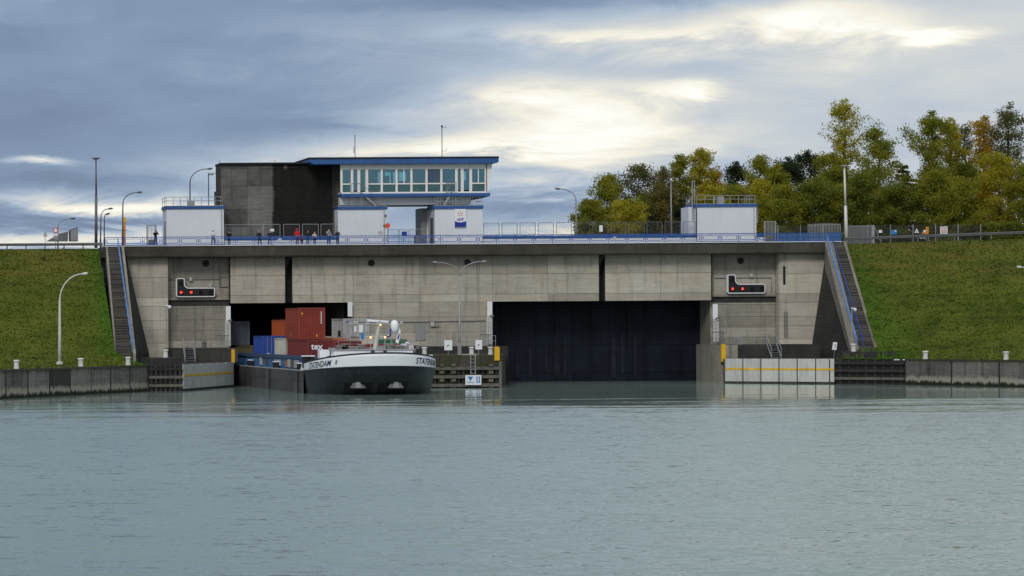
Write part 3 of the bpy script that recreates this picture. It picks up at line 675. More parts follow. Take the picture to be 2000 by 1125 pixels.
MB().lathe((PX(547,YR), YR-.06, ZD+.55), [(.02,0),(.23,0),(.23,.03)], 6, 'Y').build('round_plate', M['gear_pale'], rail)
MB().lathe((PX(1201,YR), YR-.06, ZD+.50), [(.02,0),(.23,0),(.23,.03)], 6, 'Y').build('round_plate', M['gear_pale'], rail)
# low blue edge plate where the parapet is missing (left end)
MB().box(PX(207,0), PX(330,0), -.1, .0, ZD+.02, ZD+.20).build('edge_plate', M['blue_paint'], rail)
# blue meshed return at the right end
br = thing('blue_mesh_railing', 'solid looking blue meshed railing at the right end of the deck', 'railing', (PX(1580,YR), YR, ZD))
for k in range(7):
    x = PX(1517+k*21, YR); MB().box(x-.03, x+.03, YR-.03, YR+.03, ZD+.03, zt-.01).build('post', M['blue_rail'], br)
for z in (zt-.03, ZD+.52, ZD+.1): MB().box(PX(1517,YR), PX(1643,YR), YR-.025, YR+.025, z-.025, z+.025).build('rail_bar', M['blue_rail'], br)
for k in range(6): MB().box(PX(1517+k*21,YR)+.04, PX(1538+k*21,YR)-.04, YR-.006, YR+.006, ZD+.13, zt-.06).build('mesh_panel', M['wire_mesh_blue'], br)
MB().box(PX(1643,YR)-.05, PX(1643,YR)+.05, YR-.05, YR+3, ZD+.03, zt+.02).build('end_panel', M['blue_paint'], br)

# white parapet with blue cap, mesh fence panels standing on it
def parapet(label, a, c, Y):
    g = thing('parapet_wall', label, 'wall', (PX((a+c)/2, Y), Y, ZD), 'white parapets')
    MB().box(PX(a,Y), PX(c,Y), Y, Y+.3, ZD+.01, ZD+.64).build('wall', M['white_wall'], g)
    MB().box(PX(a,Y), PX(c,Y), Y-.05, Y+.36, ZD+.645, ZD+.93).build('cap', M['blue_paint'], g); return g
parapet('white parapet with blue cap in front of the blackened tower', 439, 659, 1.2)
parapet('long white parapet with blue cap between control tower and right hut', 944, 1361, 1.2)
parapet('short white parapet right of the right hut', 1478.5, 1496, 1.2)
def fence(label, spans, Y, z0, z1, mat, fm, frame_w=.05):
    g = thing('mesh_fence', label, 'fence', (PX(spans[0][0], Y), Y, z0), 'wire mesh fences')
    for a, c in spans:
        x0, x1 = PX(a,Y), PX(c,Y); m = ring(x0, x1, z0, z1, .06, Y, frame_w); f = m.build('panel_frame', M[fm], g)
        MB().box(x0+.06, x1-.06, Y-.004, Y+.004, z0+.06, z1-.06).build('mesh', M[mat], f)
    return g
zf0, zf1 = ZD+.96, ZD+2.32
fence('grey framed mesh fence on the parapet before the blackened tower', [(440,513),(515,548),(554,586),(591,623),(627,658)], 1.35, zf0, zf1, 'wire_mesh', 'galv')
fence('grey framed mesh fence on the long parapet', [(945+35.4*k, 976+35.4*k) for k in range(12)], 1.35, zf0, zf1, 'wire_mesh', 'galv_dark')
c = P(1174, 446, 1.2); tag(MB().box(c.x-.18, c.x+.18, 1.22, 1.26, c.z-.35, c.z+.32).build('notice', M['sign_white'], None), 'small white notice on the fence before the trees', 'sign')

# ---------------------------------------------------------------- concrete lift-gate tower
tw = thing('gate_tower', 'tall concrete lift gate tower with soot black right half', 'tower', (PX(545,3), 6, ZD))
xl_, xr_ = PX(433, 3), PX(655, 3); ztw = PZ(545, 319, 3)
MB().box(xl_, xr_, 3.1, 6.6, ZD, ztw-.1).build('core', M['tower_concrete'], tw)
zs = [ztw-.25, PZ(545,329.5,3), PZ(545,363,3), PZ(545,408,3), PZ(545,442,3), ZD+.3]; xs = [PX(v,3) for v in (433,484,534,582,655)]
for i in range(4):
    for j in range(5): MB().box(xs[i]+.012, xs[i+1]-.012, 3+random.uniform(-.012,.012), 3.09, zs[j+1]+.012, zs[j]-.012).build('concrete_panel', M['tower_concrete'], tw)
MB().box(xl_-.07, xl_-.004, 3.05, 6.55, ZD, ztw-.12).build('left_cheek', M['fascia'], tw); MB().box(xl_-.25, xl_-.075, 3.6, 6.5, ZD, PZ(430,372,3)).build('left_foot', M['fascia'], tw)
MB().box(xr_+.02, PX(668,3), 2.75, 6.6, ZD+3, ztw-.12).build('right_pilaster', M['fascia'], tw)
MB().box(xl_-.12, PX(669,3), 2.7, 6.7, ztw-.1, ztw+.08).build('cap', M['roof_black'], tw)
for px in (432, 540): MB().tube([(PX(px,3), 3.5, ztw), (PX(px,3), 3.5, ztw+.4)], .03, 6).build('roof_pin', M['galv_dark'], tw)

# ---------------------------------------------------------------- white huts with blue eaves and roof railings
def roof_rail(g, x0, x1, y0, y1, z, h, n, mat='galv', left=True):
    for zz in (z+h, z+h*.55):
        MB().tube([(x0,y1,zz),(x0,y0,zz),(x1,y0,zz),(x1,y1,zz)], .03, 6).build('roof_rail', M[mat], g)
    for k in range(n+1):
        x = x0+(x1-x0)*k/n; MB().tube([(x,y0,z),(x,y0,z+h)], .03, 6).build('rail_post', M[mat], g)
    for k in range(1, 3):
        y = y0+(y1-y0)*k/2
        for x in (x0, x1): MB().tube([(x,y,z),(x,y,z+h)], .03, 6).build('rail_post', M[mat], g)
def hut(label, a, c, pyt, Yf, depth, side_px=0):
    g = thing('white_hut', label, 'building', ((PX(a,Yf)+PX(c,Yf))/2, Yf+depth/2, ZD), 'white plant huts')
    x0, x1 = PX(a,Yf), PX(c,Yf); z1 = PZ((a+c)/2, pyt, Yf)
    MB().box(x0, x1, Yf, Yf+depth, ZD+.01, z1-.3).build('wall', M['white_wall'], g)
    MB().box(x0-.12, x1+.06, Yf-.12, Yf+depth+.1, z1-.295, z1).build('eave', M['blue_paint'], g)
    MB().box(x0-.06, x1+.01, Yf-.06, Yf+depth+.05, z1+.003, z1+.06).build('roof', M['galv'], g)
    return g, x0, x1, z1
g, x0, x1, z1 = hut('white hut with blue eave left of the blackened tower', 326, 438, 402.5, .9, 3.4)
roof_rail(g, x0-.02, x1-.1, .95, 4.2, z1+.06, .9, 8)
MB().box(x0-.03, x0+.02, 1.6, 2.6, ZD+.02, ZD+2.7).build('side_door', M['grey_metal'], g)
b = MB(); b.box(x0+2.4, x0+3.1, 2, 2.7, z1+.06, z1+.6); b.build('roof_hatch', M['galv'], g)
def fittings(g, x0, x1, z1, Y):
    MB().tube([(x1-.25,Y-.07,ZD+.02),(x1-.25,Y-.07,z1-.3)], .045, 8).build('downpipe', M['gear_pale'], g)
    MB().box(x0+.01, x1-.01, Y-.02, Y-.002, ZD+.02, ZD+.22).build('plinth', M['galv'], g)
fittings(g, x0, x1, z1, .9)
g, x0, x1, z1 = hut('white hut with blue eave standing alone before the trees', 1362, 1478, 398.5, .9, 4.0)
roof_rail(g, x0, x1-.1, .95, 4.6, z1+.06, .82, 7); fittings(g, x0, x1, z1, .9)
MB().box(PX(1352,.9), x0-.01, 2.1, 4.8, ZD+.01, z1-.25).build('annex', M['white_wall'], g); MB().box(x1+.01, x1+.35, 1.4, 2.2, z1-2, z1-.35).build('wall_box', M['grey_metal'], g)
for px, top in ((1353.5, 352), (1357.5, 352)): MB().tube([(PX(px,1.8), 1.8, z1-1.6), (PX(px,1.8), 1.8, PZ(px,top,1.8))], .05, 8).build('vent_pipe', M['pole_grey'], g)
MB().tube([(PX(1361,.8), .8, ZD+.5), (PX(1361,.8), .8, z1-.4)], .05, 6).build('downpipe', M['black'], g)
b = MB(); b.box(x0+2.1, x0+2.2, 2, 2.1, z1+.06, z1+.9); b.box(x0+2.7, x0+3.3, 2.4, 3, z1+.06, z1+.85); b.build('roof_ladder_cage', M['galv'], g)

# ---------------------------------------------------------------- control building
YC = .9
cb = thing('control_building', 'white control building with a glazed bridge room and blue roof band', 'building', (PX(800,YC), 4, ZD))
Xc = lambda px: PX(px, YC); Zc_ = lambda py, px=800: PZ(px, py, YC)
zb1 = Zc_(402.5)
# left base block
MB().box(Xc(661), Xc(755.5), YC, YC+5, ZD+.01, zb1-.32).build('base_wall', M['white_wall'], cb)
MB().box(Xc(661), Xc(755.5)+.12, YC-.12, YC+5.1, zb1-.315, zb1).build('eave', M['blue_paint'], cb); MB().box(Xc(661), Xc(755.5)+.05, YC-.05, YC+5, zb1+.003, zb1+.07).build('roof', M['galv'], cb)
fittings(cb, Xc(661), Xc(755.5), zb1, YC)
# right base block
MB().box(Xc(850), Xc(943), YC, YC+3.3, ZD+.01, zb1-.32).build('base_wall', M['white_wall'], cb)
MB().box(Xc(850)-.12, Xc(943)+.1, YC-.12, YC+3.4, zb1-.315, zb1).build('eave', M['blue_paint'], cb); MB().box(Xc(850)-.05, Xc(943)+.04, YC-.05, YC+3.3, zb1+.003, zb1+.07).build('roof', M['galv'], cb)
MB().box(Xc(850)-.03, Xc(850)+.02, YC+.7, YC+2.2, ZD+.02, ZD+2.9).build('side_door', M['dark_door'], cb)
MB().box(Xc(848), Xc(943)-.2, YC+3.45, YC+6.4, ZD+.01, zb1-.1).build('rear_pier', M['white_wall'], cb)
MB().box(Xc(836.5), Xc(848)-.02, YC+3.45, YC+6.4, ZD+.01, zb1-.1).build('shaded_rear_column', M['grey_metal'], cb)  # grey colour stands for the shade under the slab
# bridge beam and floor slab
MB().box(Xc(668), Xc(925), YC+.9, YC+6.5, Zc_(401)+.1, Zc_(384.5)).build('bridge_beam', M['white_wall'], cb)
MB().box(Xc(668), Xc(958), YC-.15, YC+7, Zc_(384), Zc_(377.8)).build('floor_band', M['blue_paint'], cb)
MB().box(Xc(668), Xc(951), YC, YC+6.9, Zc_(377.8)+.003, Zc_(374.5)).build('sill_band', M['white_frame'], cb)
zs0, zs1, zl1, zu0, zu1, ztop = Zc_(374.5), Zc_(373), Zc_(360), Zc_(357.5), Zc_(330.5), Zc_(320.5)
mull = [668.5, 688.5, 718.5, 747, 776, 805, 834.5, 863.5, 892.5, 921.5, 950.5]
for k, px in enumerate(mull):
    w = .11 if k not in (10,) else .12
    MB().box(Xc(px)-w, Xc(px)+w, YC+.02, YC+.30, zs0+.003, ztop).build('mullion', M['white_frame'], cb)
for k in range(10):
    x0, x1 = Xc(mull[k])+.113, Xc(mull[k+1])-.123
    wd = MB().box(x0, x1, YC+.05, YC+.25, zu1+.003, ztop-.003).build('head_panel', M['white_frame'], cb)
    if k in (1, 8):      # glazed doors beside a narrow light
        xm = x0+(x1-x0)*(.46 if k == 1 else .40)
        w = MB().box(xm-.09, xm+.09, YC+.04, YC+.24, zs0+.003, zu1).build('glazed_door', M['white_frame'], cb)
        for a, c in ((x0, xm-.093), (xm+.093, x1)):
            MB().box(a+.06, c-.06, YC+.12, YC+.15, zs0+.15, zu1-.05).build('door_pane', M['glass'], w)
            MB().box(a, a+.058, YC+.06, YC+.2, zs0+.004, zu1).build('door_frame', M['white_frame'], w); MB().box(c-.058, c, YC+.06, YC+.2, zs0+.004, zu1).build('door_frame', M['white_frame'], w)
        continue
    wf = MB().box(x0, x1, YC+.04, YC+.26, zl1, zu0).build('window', M['white_frame'], cb)
    if k in (4, 9): # sliding pair
        xm = (x0+x1)/2; MB().box(xm-.05, xm+.05, YC+.06, YC+.2, zu0+.003, zu1).build('sash_bar', M['white_frame'], wf)
        MB().box(x0+.03, xm-.053, YC+.13, YC+.15, zu0+.03, zu1-.02).build('pane', M['glass'], wf); MB().box(xm+.053, x1-.03, YC+.15, YC+.17, zu0+.03, zu1-.02).build('pane', M['glass'], wf)
    else: MB().box(x0+.03, x1-.03, YC+.13, YC+.16, zu0+.03, zu1-.02).build('pane', M['blue_pane' if k == 6 else 'glass'], wf)
    MB().box(x0+.03, x1-.03, YC+.12, YC+.16, zs0+.05, zl1-.03).build('lower_pane', M['teal_panel'], wf)
# flared right end, roof
MB().prism([(Xc(951),YC+.02,zs0), (Xc(955.5),YC+.02,zs0), (Xc(963),YC+.02,ztop), (Xc(951),YC+.02,ztop)], (0,6.9,0)).build('end_wall', M['white_frame'], cb)
MB().prism([(Xc(958)+.01,YC-.15,Zc_(384)), (Xc(951),YC-.15,Zc_(384)), (Xc(936),YC-.15,Zc_(388)), (Xc(944),YC-.15,Zc_(388))], (0,7,0)).build('soffit', M['blue_paint'], cb)
zr0, zr1 = ztop+.01, Zc_(310.5)
MB().prism([(Xc(603),YC-.7,zr0+.25), (Xc(612),YC-.7,zr0), (Xc(968),YC-.7,zr0), (Xc(972.5),YC-.7,zr0+.12), (Xc(972.5),YC-.7,zr1), (Xc(603),YC-.7,zr1)], (0,8.6,0)).build('roof_band', M['blue_paint'], cb)
MB().box(Xc(602), Xc(973), YC-.75, YC+8, zr1+.003, Zc_(307)).build('roof', M['roof_black'], cb)
# room behind the glass: ceiling, back wall with windows to the sky
MB().box(Xc(668), Xc(950), YC+.3, YC+6.8, ztop-.25, ztop-.004).build('ceiling', M['room_dark'], cb)
gaps = [(739,746),(753,765),(769,777),(780,795),(903,912)]
e = 668
for a, c in gaps+[(950,950)]:
    ya = YC+6.5
    if a > e: MB().box(PX(e,ya), PX(a,ya), ya, ya+.15, zs0, ztop-.26).build('back_wall', M['room_blue'], cb)
    if c > a: MB().box(PX(a,ya), PX(c,ya), ya+.01, ya+.14, zs0, PZ(800,357,ya)).build('back_sill', M['room_dark'], cb); MB().box(PX(a,ya), PX(c,ya), ya+.01, ya+.14, PZ(800,336,ya), ztop-.26).build('back_head', M['room_dark'], cb)
    e = c
for px, w, h in ((757,.22,.9),(786,.5,.35),(803,.3,.3),(820,.7,.28),(915,.35,.4),(690,.5,.5)): MB().box(PX(px,YC+3)-w, PX(px,YC+3)+w, YC+2.8, YC+3.2, zs0+.4, zu0+h*1.0).build('desk_unit', M['room_dark'], cb)
for px0, px1, f in ((808,832,.55),(836,861,.1)): MB().box(PX(px0,YC+.4), PX(px1,YC+.4), YC+.38, YC+.40, zu0+(zu1-zu0)*f, zu1+.02).build('blind', M['room_blue'], cb)
# outside stairs from the base roofs to the glazed doors
def outstair(a, c, pl0, pl1, mat='galv'):
    za, zt_ = zb1+.08, zs0-.05
    n = 7
    for k in range(n):
        t = (k+.5)/n; x = Xc(c)+(Xc(a)-Xc(c))*t; z = za+(zt_-za)*t; MB().box(x-.14, x+.14, YC+.0, YC+.7, z-.02, z+.02).build('stair_tread', M[mat], cb)
    for y in (YC-.02, YC+.72): MB().bar((Xc(c),y,za), (Xc(a),y,zt_), .05, .2).build('stringer', M[mat], cb); MB().tube([(Xc(c),y,za+.95), (Xc(a),y,zt_+.95)], .025, 6).build('stair_rail', M[mat], cb)
    MB().box(Xc(pl0), Xc(pl1), YC-.02, YC+.85, zt_-.05, zt_).build('landing', M[mat], cb)
    for px in (pl0+1, pl1-1): MB().tube([(Xc(px),YC,za), (Xc(px),YC,zt_+.95)], .03, 6).build('landing_post', M[mat], cb)
    MB().tube([(Xc(pl0),YC,zt_+.95), (Xc(pl1),YC,zt_+.95)], .025, 6).build('landing_rail', M[mat], cb)
outstair(706, 735, 687, 706); outstair(884, 868, 873, 893)
def small_rail(px0, px1, y0, y1, n):
    for zz in (.9, .48):
        MB().tube([(Xc(px0),y1,zb1+zz),(Xc(px0),y0,zb1+zz),(Xc(px1),y0,zb1+zz),(Xc(px1),y1,zb1+zz)], .028, 6).build('roof_rail', M['galv'], cb)
    for k in range(n+1): x = Xc(px0)+(Xc(px1)-Xc(px0))*k/n; MB().tube([(x,y0,zb1+.07),(x,y0,zb1+.9)], .025, 6).build('rail_post', M['galv'], cb)
small_rail(662, 755, YC-.02, YC+3, 6); small_rail(838+12, 942, YC-.02, YC+3, 16)
# masts on the roof
for px, top, arms in ((695,263,()),(865,246,((249.5,873),(295,873)))):
    m = MB().tube([(PX(px,3), 3, Zc_(307)), (PX(px,3), 3, PZ(px,top,3))], .045, 6).build('roof_mast', M['pole_dark'], cb)
    for py, ax in arms:
        z = PZ(px, py, 3); q = MB().tube([(PX(px,3),3,z),(PX(ax,3),3,z),(PX(ax,3),3,z+.3)], .025, 6).build('instrument_arm', M['pole_dark'], cb)
MB().lathe((PX(865,3), 3, PZ(865,248,3)), [(.02,-.05),(.11,0),(.09,.15),(.02,.2)], 8).build('wind_vane', M['black'], cb)
tag(MB().prism([(PX(694.5,3),2.97,PZ(694,281,3)), (PX(691,3),2.9,PZ(694,290,3)), (PX(692,3),2.97,PZ(694,300,3)), (PX(694.5,3),2.98,PZ(694,298,3))], (0,.03,0)).build('flag', M['sign_white'], None), 'small limp white flag on the roof mast of the control building', 'flag')
# company sign on the right block
sg = thing('company_sign', 'white and blue company sign with a red star on the control building', 'sign', (Xc(899), YC-.2, Zc_(444)))
xs0, xs1 = Xc(888), Xc(910.5); zl, zh = Zc_(444), Zc_(409)
MB().box(xs0, xs1, YC-.2, YC-.02, zl, zh).build('board', M['sign_white'], sg)
pts = [(xs0+.01, YC-.205, zl+.01), (xs1-.01, YC-.205, zl+.01), (xs1-.01, YC-.205, zl+.62)]+[(xs1-.01+(xs0-xs1+.02)*k/8, YC-.205, zl+.62-.14*math.sin(math.pi*k/8)) for k in range(1, 8)]+[(xs0+.01, YC-.205, zl+.62)]
MB().prism(pts, (0,.003,0)).build('blue_field', M['sign_blue'], sg)
cx, czz = (xs0+xs1)/2, zl+1.38
for k in range(5):
    t = R(90+72*k); d = Vector((math.cos(t),0,math.sin(t))); nn = Vector((-d.z,0,d.x)); o = Vector((cx, YC-.207, czz))
    MB().prism([o+d*.09, o+d*.17+nn*.06, o+d*.32, o+d*.17-nn*.06], (0,.004,0)).build('star_petal', M['sign_red'] if k not in (0,) else M['orange'], sg)
text_mesh('eDF', .42, lambda x, y: Vector((cx+x, YC-.207, zl+.66+y)), 'lettering', M['sign_blue'], sg, sx=1.0, bold=.012)
# gate between the two blocks with notices, life buoy
gt = thing('passage_gate', 'grey mesh gate across the gap below the control room', 'gate', (Xc(795), YC+.5, ZD))
for a, c in ((760,781),(782,801),(803,836)):
    f = ring(Xc(a), Xc(c), ZD+.05, Zc_(447), .04, YC+.5, .05).build('gate_leaf', M['galv'], gt); MB().box(Xc(a)+.05, Xc(c)-.05, YC+.496, YC+.504, ZD+.1, Zc_(447.5)-.03).build('mesh', M['wire_mesh'], f)
tag(MB().box(Xc(787), Xc(797), YC+.4, YC+.44, Zc_(461), Zc_(452)).build('notice', M['sign_blue'], None), 'small square blue notice on the passage gate', 'sign')
c = Vector((Xc(757.5), YC-.15, Zc_(440.5))); lb = thing('warning_disc', 'red oval disc on a post beside the passage gate', 'sign', (c.x, c.y, ZD))
MB().lathe((c.x, c.y, c.z), [(.02,0),(.27,.0),(.27,.04),(.02,.04)], 16, 'Y').build('disc', M['orange_red'], lb); MB().tube([(c.x, c.y+.06, ZD+.02), (c.x, c.y+.06, c.z)], .03, 6).build('post', M['galv'], lb)
c = Vector((Xc(823), YC-.2, ZD)); tag(MB().box(c.x-.7, c.x+.5, YC-.6, YC+.2, ZD+.01, ZD+.95).build('cabinet', M['galv_dark'], None), 'low grey steel cabinet before the passage gate', 'cabinet')
tag(MB().box(Xc(739), Xc(748), YC-.03, YC-.002, Zc_(457), Zc_(451)).build('notice', M['pale_pink'], None), 'faint pink notice on the left white block of the control building', 'sign')
for px, py in ((751,440),(754,421)): MB().box(Xc(px)-.1, Xc(px)+.1, YC-.18, YC-.01, Zc_(py)-.1, Zc_(py)+.1).build('wall_lamp', M['galv_dark'], cb)

# door frame gate at the left end, gate at the right end
def bar_gate(label, a, c, pyt, Y, n, mat='galv'):
    g = thing('bar_gate', label, 'gate', (PX((a+c)/2, Y), Y, ZD), 'steel bar gates'); z1 = PZ(a, pyt, Y)
    for px in (a, c): MB().box(PX(px,Y)-.07, PX(px,Y)+.07, Y-.07, Y+.07, ZD+.01, z1).build('gate_post', M[mat], g)
    MB().box(PX(a,Y)-.07, PX(c,Y)+.07, Y-.07, Y+.07, z1+.002, z1+.1).build('lintel', M[mat], g)
    for k in range(1, n): x = PX(a,Y)+(PX(c,Y)-PX(a,Y))*k/n; MB().box(x-.025, x+.025, Y-.02, Y+.02, ZD+.1, z1-.01).build('bar', M[mat], g)
    return g
g = bar_gate('tall grey bar gate behind the leftmost onlooker', 288, 305, 441, 1.0, 6); MB().box(PX(290,.9), PX(303,.9), .85, .95, ZD+.05, ZD+.75).build('kick_plate', M['galv_dark'], g)
bar_gate('tall grey bar gate right of the right hut', 1494, 1515, 434, 1.0, 8)

# lamps and poles -------------------------------------------------
def arm_pts(base, top, tip, n=8):
    pts = [base, base.lerp(top, .5), top]
    for k in range(1, n+1):
        t = k/n*math.pi/2; pts.append(Vector((top.x+(tip.x-top.x)*math.sin(t*1.0)**1.0*(1-.0), top.y, top.z+(tip.z-top.z)*(1-math.cos(t))**.6 if False else top.z+(tip.z-top.z)*math.sin(t)**.9)))
        pts[-1].x = top.x+(tip.x-top.x)*(1-math.cos(t))**.95
    return pts
def lamp(label, base, top, tip, Y, r0, r1, mat, head=.55, zb=None):
    """base/top/tip in photo px; curved arm from top to tip, luminaire at the tip"""
    a, c, e = P(*base, Y), P(*top, Y), P(*tip, Y)
    if zb is not None: a.z = zb
    g = thing('street_lamp', label, 'street lamp', a, 'street lamps')
    pts = arm_pts(a, c, e); rs = [r0+(r1-r0)*min(1, i/3) for i in range(len(pts))]
    MB().tube(pts, rs, 8).build('pole', M[mat], g, smooth=True)
    s = 1 if e.x > c.x else -1
    d = (pts[-1]-pts[-2]).normalized(); MB().tube([e-d*.05, e+d*head*.3, e+d*head*.8, e+d*head], [r1, r1*2.2, r1*2.0, r1*.8], 8).build('luminaire', M['pole_dark'] if mat != 'pole_white' else M['pole_white'], g, smooth=True)
    MB().lathe((a.x, a.y, a.z), [(r0*1.8,0),(r0*1.8,.25),(r0*1.05,.27)], 10).build('base', M[mat], g)
    return g
lamp('curved lamp post left of the white hut beside the orange post', (239,475), (240,398), (268,376), 6, .10, .05, 'pole_dark', zb=ZD)
lamp('smaller curved lamp post right of the tall mast', (196,475), (197,425), (211,408), 20, .10, .05, 'pole_dark', zb=ZD)
lamp('smallest lamp post with short hooked head right of the tall mast', (203,475), (204,428), (206.5,419), 30, .09, .05, 'pole_dark', head=.5, zb=ZD)
lamp('curved lamp post behind the round red sign', (113,475), (113,443), (138,427), 20, .10, .05, 'pole_grey', zb=ZD)
lamp('curved lamp post rising behind the left white hut', (371,475), (371,356), (405,330), 6, .10, .05, 'pole_dark', zb=ZD)
lamp('curved lamp post at the left edge of the trees', (1125.5,475), (1125,392), (1094,369), 6, .10, .05, 'pole_grey', zb=ZD)
a = P(408, 470, 6); g = thing('street_lamp', 'thin square cornered lamp post beside the blackened tower', 'street lamp', (a.x, 6, ZD), 'street lamps')
MB().tube([(a.x,6,ZD), (a.x,6,PZ(409,338,6))], .06, 6).build('pole', M['pole_dark'], g); MB().tube([(a.x,6,PZ(409,338,6)), (PX(424,6),6,PZ(409,338,6))], .035, 6).build('arm', M['pole_dark'], g); MB().box(a.x, PX(419,6), 5.9, 6.1, PZ(409,342,6), PZ(409,340,6)).build('luminaire', M['pole_dark'], g)
# tall mast with round head
a = P(187.5, 475, 4); g = thing('tall_mast', 'very tall dark lighting mast with flat round head', 'street lamp', (a.x, 4, ZD))
zt_ = PZ(189, 311, 4); zm = PZ(189, 380, 4); xt = PX(189, 4)
MB().tube([(a.x,4,ZD), (a.x+.05,4,zm)], [.17,.14], 10).build('lower_pole', M['pole_dark'], g, smooth=True); MB().tube([(a.x+.05,4,zm+.002), (xt,4,zt_)], [.10,.07], 10).build('upper_pole', M['pole_dark'], g, smooth=True)
MB().lathe((xt,4,zt_), [(.06,-.05),(.45,.05),(.45,.12),(.1,.2)], 12).build('head', M['pole_dark'], g)
# white mast right
a = P(1653.5, 470, 3); g = thing('white_mast', 'tall white lighting mast at the right end of the lock', 'street lamp', (a.x, 3, 14.2))
zt_ = PZ(1651, 325, 3); xt = PX(1650.5, 3)
MB().tube([(a.x,3,14.2), ((a.x+xt)/2,3,(zt_+14.2)/2)], [.19,.15], 10).build('lower_pole', M['pole_white'], g, smooth=True); MB().tube([((a.x+xt)/2,3,(zt_+14.2)/2+.01), (xt,3,zt_)], [.12,.09], 10).build('upper_pole', M['pole_white'], g, smooth=True)
MB().lathe((xt,3,zt_), [(.07,-.05),(.36,.0),(.36,.1),(.1,.16)], 12).build('head', M['pole_grey'], g)
a = P(1311.5, 470, 5); tag(MB().tube([(a.x,5,ZD), (a.x-.02,5,PZ(1311,352,5))], [.10,.05], 8).build('flagpole', M['pole_grey'], None, smooth=True, loc=(a.x,5,ZD)), 'slender grey pole before the trees left of the right hut', 'pole')
# foreground bank lamp, pier double lamp, lamp head at right edge
lamp('tapered white lamp post on the left grass bank', (116.5,712), (116.5,590), (161,535), -42, .17, .06, 'pole_white', head=.5)
lamp('white lamp at the right picture edge on the grass bank', (2040,700), (2040,560), (1996,522), -22, .17, .06, 'pole_white', head=.5)
a = P(897.5, 691, -22); c = P(898, 538, -22); g = thing('street_lamp', 'double armed lamp post standing on the middle pier', 'street lamp', (a.x,-22,ZPI), 'street lamps'); a.z = ZPI
MB().tube([a, a+Vector((0,0,2.0)), c], [.15,.12,.07], 8).build('pole', M['pole_grey'], g, smooth=True); MB().lathe(a, [(.2,0),(.2,1.1),(.14,1.15)], 10).build('base', M['pole_grey'], g)
for tip in ((854,512.5),(941,511)):
    e = P(*tip, -22); pts = [c]; 
    for k in range(1, 9): t = k/8*math.pi/2; pts.append(Vector((c.x+(e.x-c.x)*(1-math.cos(t))**.9, -22, c.z+(e.z-c.z)*math.sin(t)**.9)))
    MB().tube(pts, .05, 8).build('arm', M['pole_grey'], g, smooth=True); d = (pts[-1]-pts[-2]).normalized(); MB().tube([e, e+d*.15, e+d*.45], [.05,.12,.06], 8).build('luminaire', M['pole_grey'], g)

# light signals ---------------------------------------------------
def signal(label, px0, py0, px1, py1, pxs_, pys):
    """L-shaped light board"""
    Y = .3; A = lambda px, py: P(px, py, Y)
    g = thing('light_signal', label, 'traffic light', A((px0+px1)/2, py1), 'light signals')
    def outline(d, y):
        x0, x1 = A(px0,0+600).x-d, A(px1,600).x+d; xm = A(pxs_,600).x+d; zb_, zt_, zm = A(px0,py1).z-d, A(px0,py0).z+d, A(px0,pys).z+d; r = .22+d; out = []
        def arc(cx, cz, a0, a1, rr, n=5):
            for k in range(n+1): t = R(a0+(a1-a0)*k/n); out.append(Vector((cx+rr*math.cos(t), y, cz+rr*math.sin(t))))
        arc(x0+r, zt_-r, 180, 90, r); arc(xm-r, zt_-r, 90, 0, r); ri = .4-d; arc(xm+ri, zm+ri, 180, 270, ri); arc(x1-r, zm-r, 90, 0, r); arc(x1-r, zb_+r, 0, -90, r); arc(x0+r, zb_+r, -90, -180, r)
        return out
    MB().prism(outline(.0, Y-.10), (0,.55,0)).build('board', M['sign_white'], g)
    MB().prism(outline(-.10, Y-.115), (0,.012,0)).build('face', M['black'], g)
    for k, (lx, lz, on) in enumerate([(px0+9.5,py1-9.5,1),(px0+29,py1-9.5,1),(px0+48,py1-9.5,0),(px0+67,py1-9.5,0),(px0+9.5,py1-28,0)]):
        c = A(lx, lz); lm = MB().lathe((c.x, Y-.17, c.z), [(.05,0),(.13 if on else .11,.015),(.14,.053)], 14, 'Y').build('lamp', M['red_lamp' if on else 'rubber'], g)
        MB().lathe((c.x, Y-.30, c.z), [(.165,.183),(.165,0),(.175,0),(.175,.183)], 14, 'Y', False).build('lamp_hood', M['rubber'], lm)
signal('L shaped light signal with two red lamps on the left', 344, 543, 420, 580.5, 361, 562)
signal('L shaped light signal with two red lamps on the right', 1420.5, 536, 1494.5, 573.5, 1437, 554.5)
# white gauge panels at the jambs, cameras
for label, a, c, p0, p1, Y in [('white gauge panel at the left jamb of the narrow opening',441,450,598,676,-.6),('short white gauge panel at the right jamb of the narrow opening',679,688,590,622,-.5),
                            ('white gauge panel at the left jamb of the wide opening',951.5,961,589,672,-.6),('white gauge panel at the right jamb of the wide opening',1392,1401.5,594,668,-.6)]:
    g = thing('gauge_panel', label, 'panel', P((a+c)/2, p1, Y), 'white gauge panels'); zt_, zb_ = PZ(a,p0,Y), PZ(a,p1,Y)
    MB().box(PX(a,Y), PX(c,Y), Y, Y+.08, zt_-1.5, zt_).build('plate', M['sign_white'], g)
    if zt_-zb_ > 2: MB().box(PX(a,Y)-.1 if a < 1000 else PX(a,Y), PX(c,Y) if a < 1000 else PX(c,Y)+.12, Y-.02, Y+.08, zb_, zt_-1.51).build('plate', M['guide_white'], g)
    cc = P(c-1, p0+28 if zt_-zb_ > 2 else p0+34, Y-.2); MB().tube([cc+Vector((-.15,-.1,.05)), cc+Vector((.18,-.25,0))], [.07,.10], 8).build('camera_head', M['galv_dark'], g); MB().tube([cc+Vector((-.15,.2,-.05)), cc+Vector((0,-.1,0))], .03, 6).build('bracket', M['galv_dark'], g)
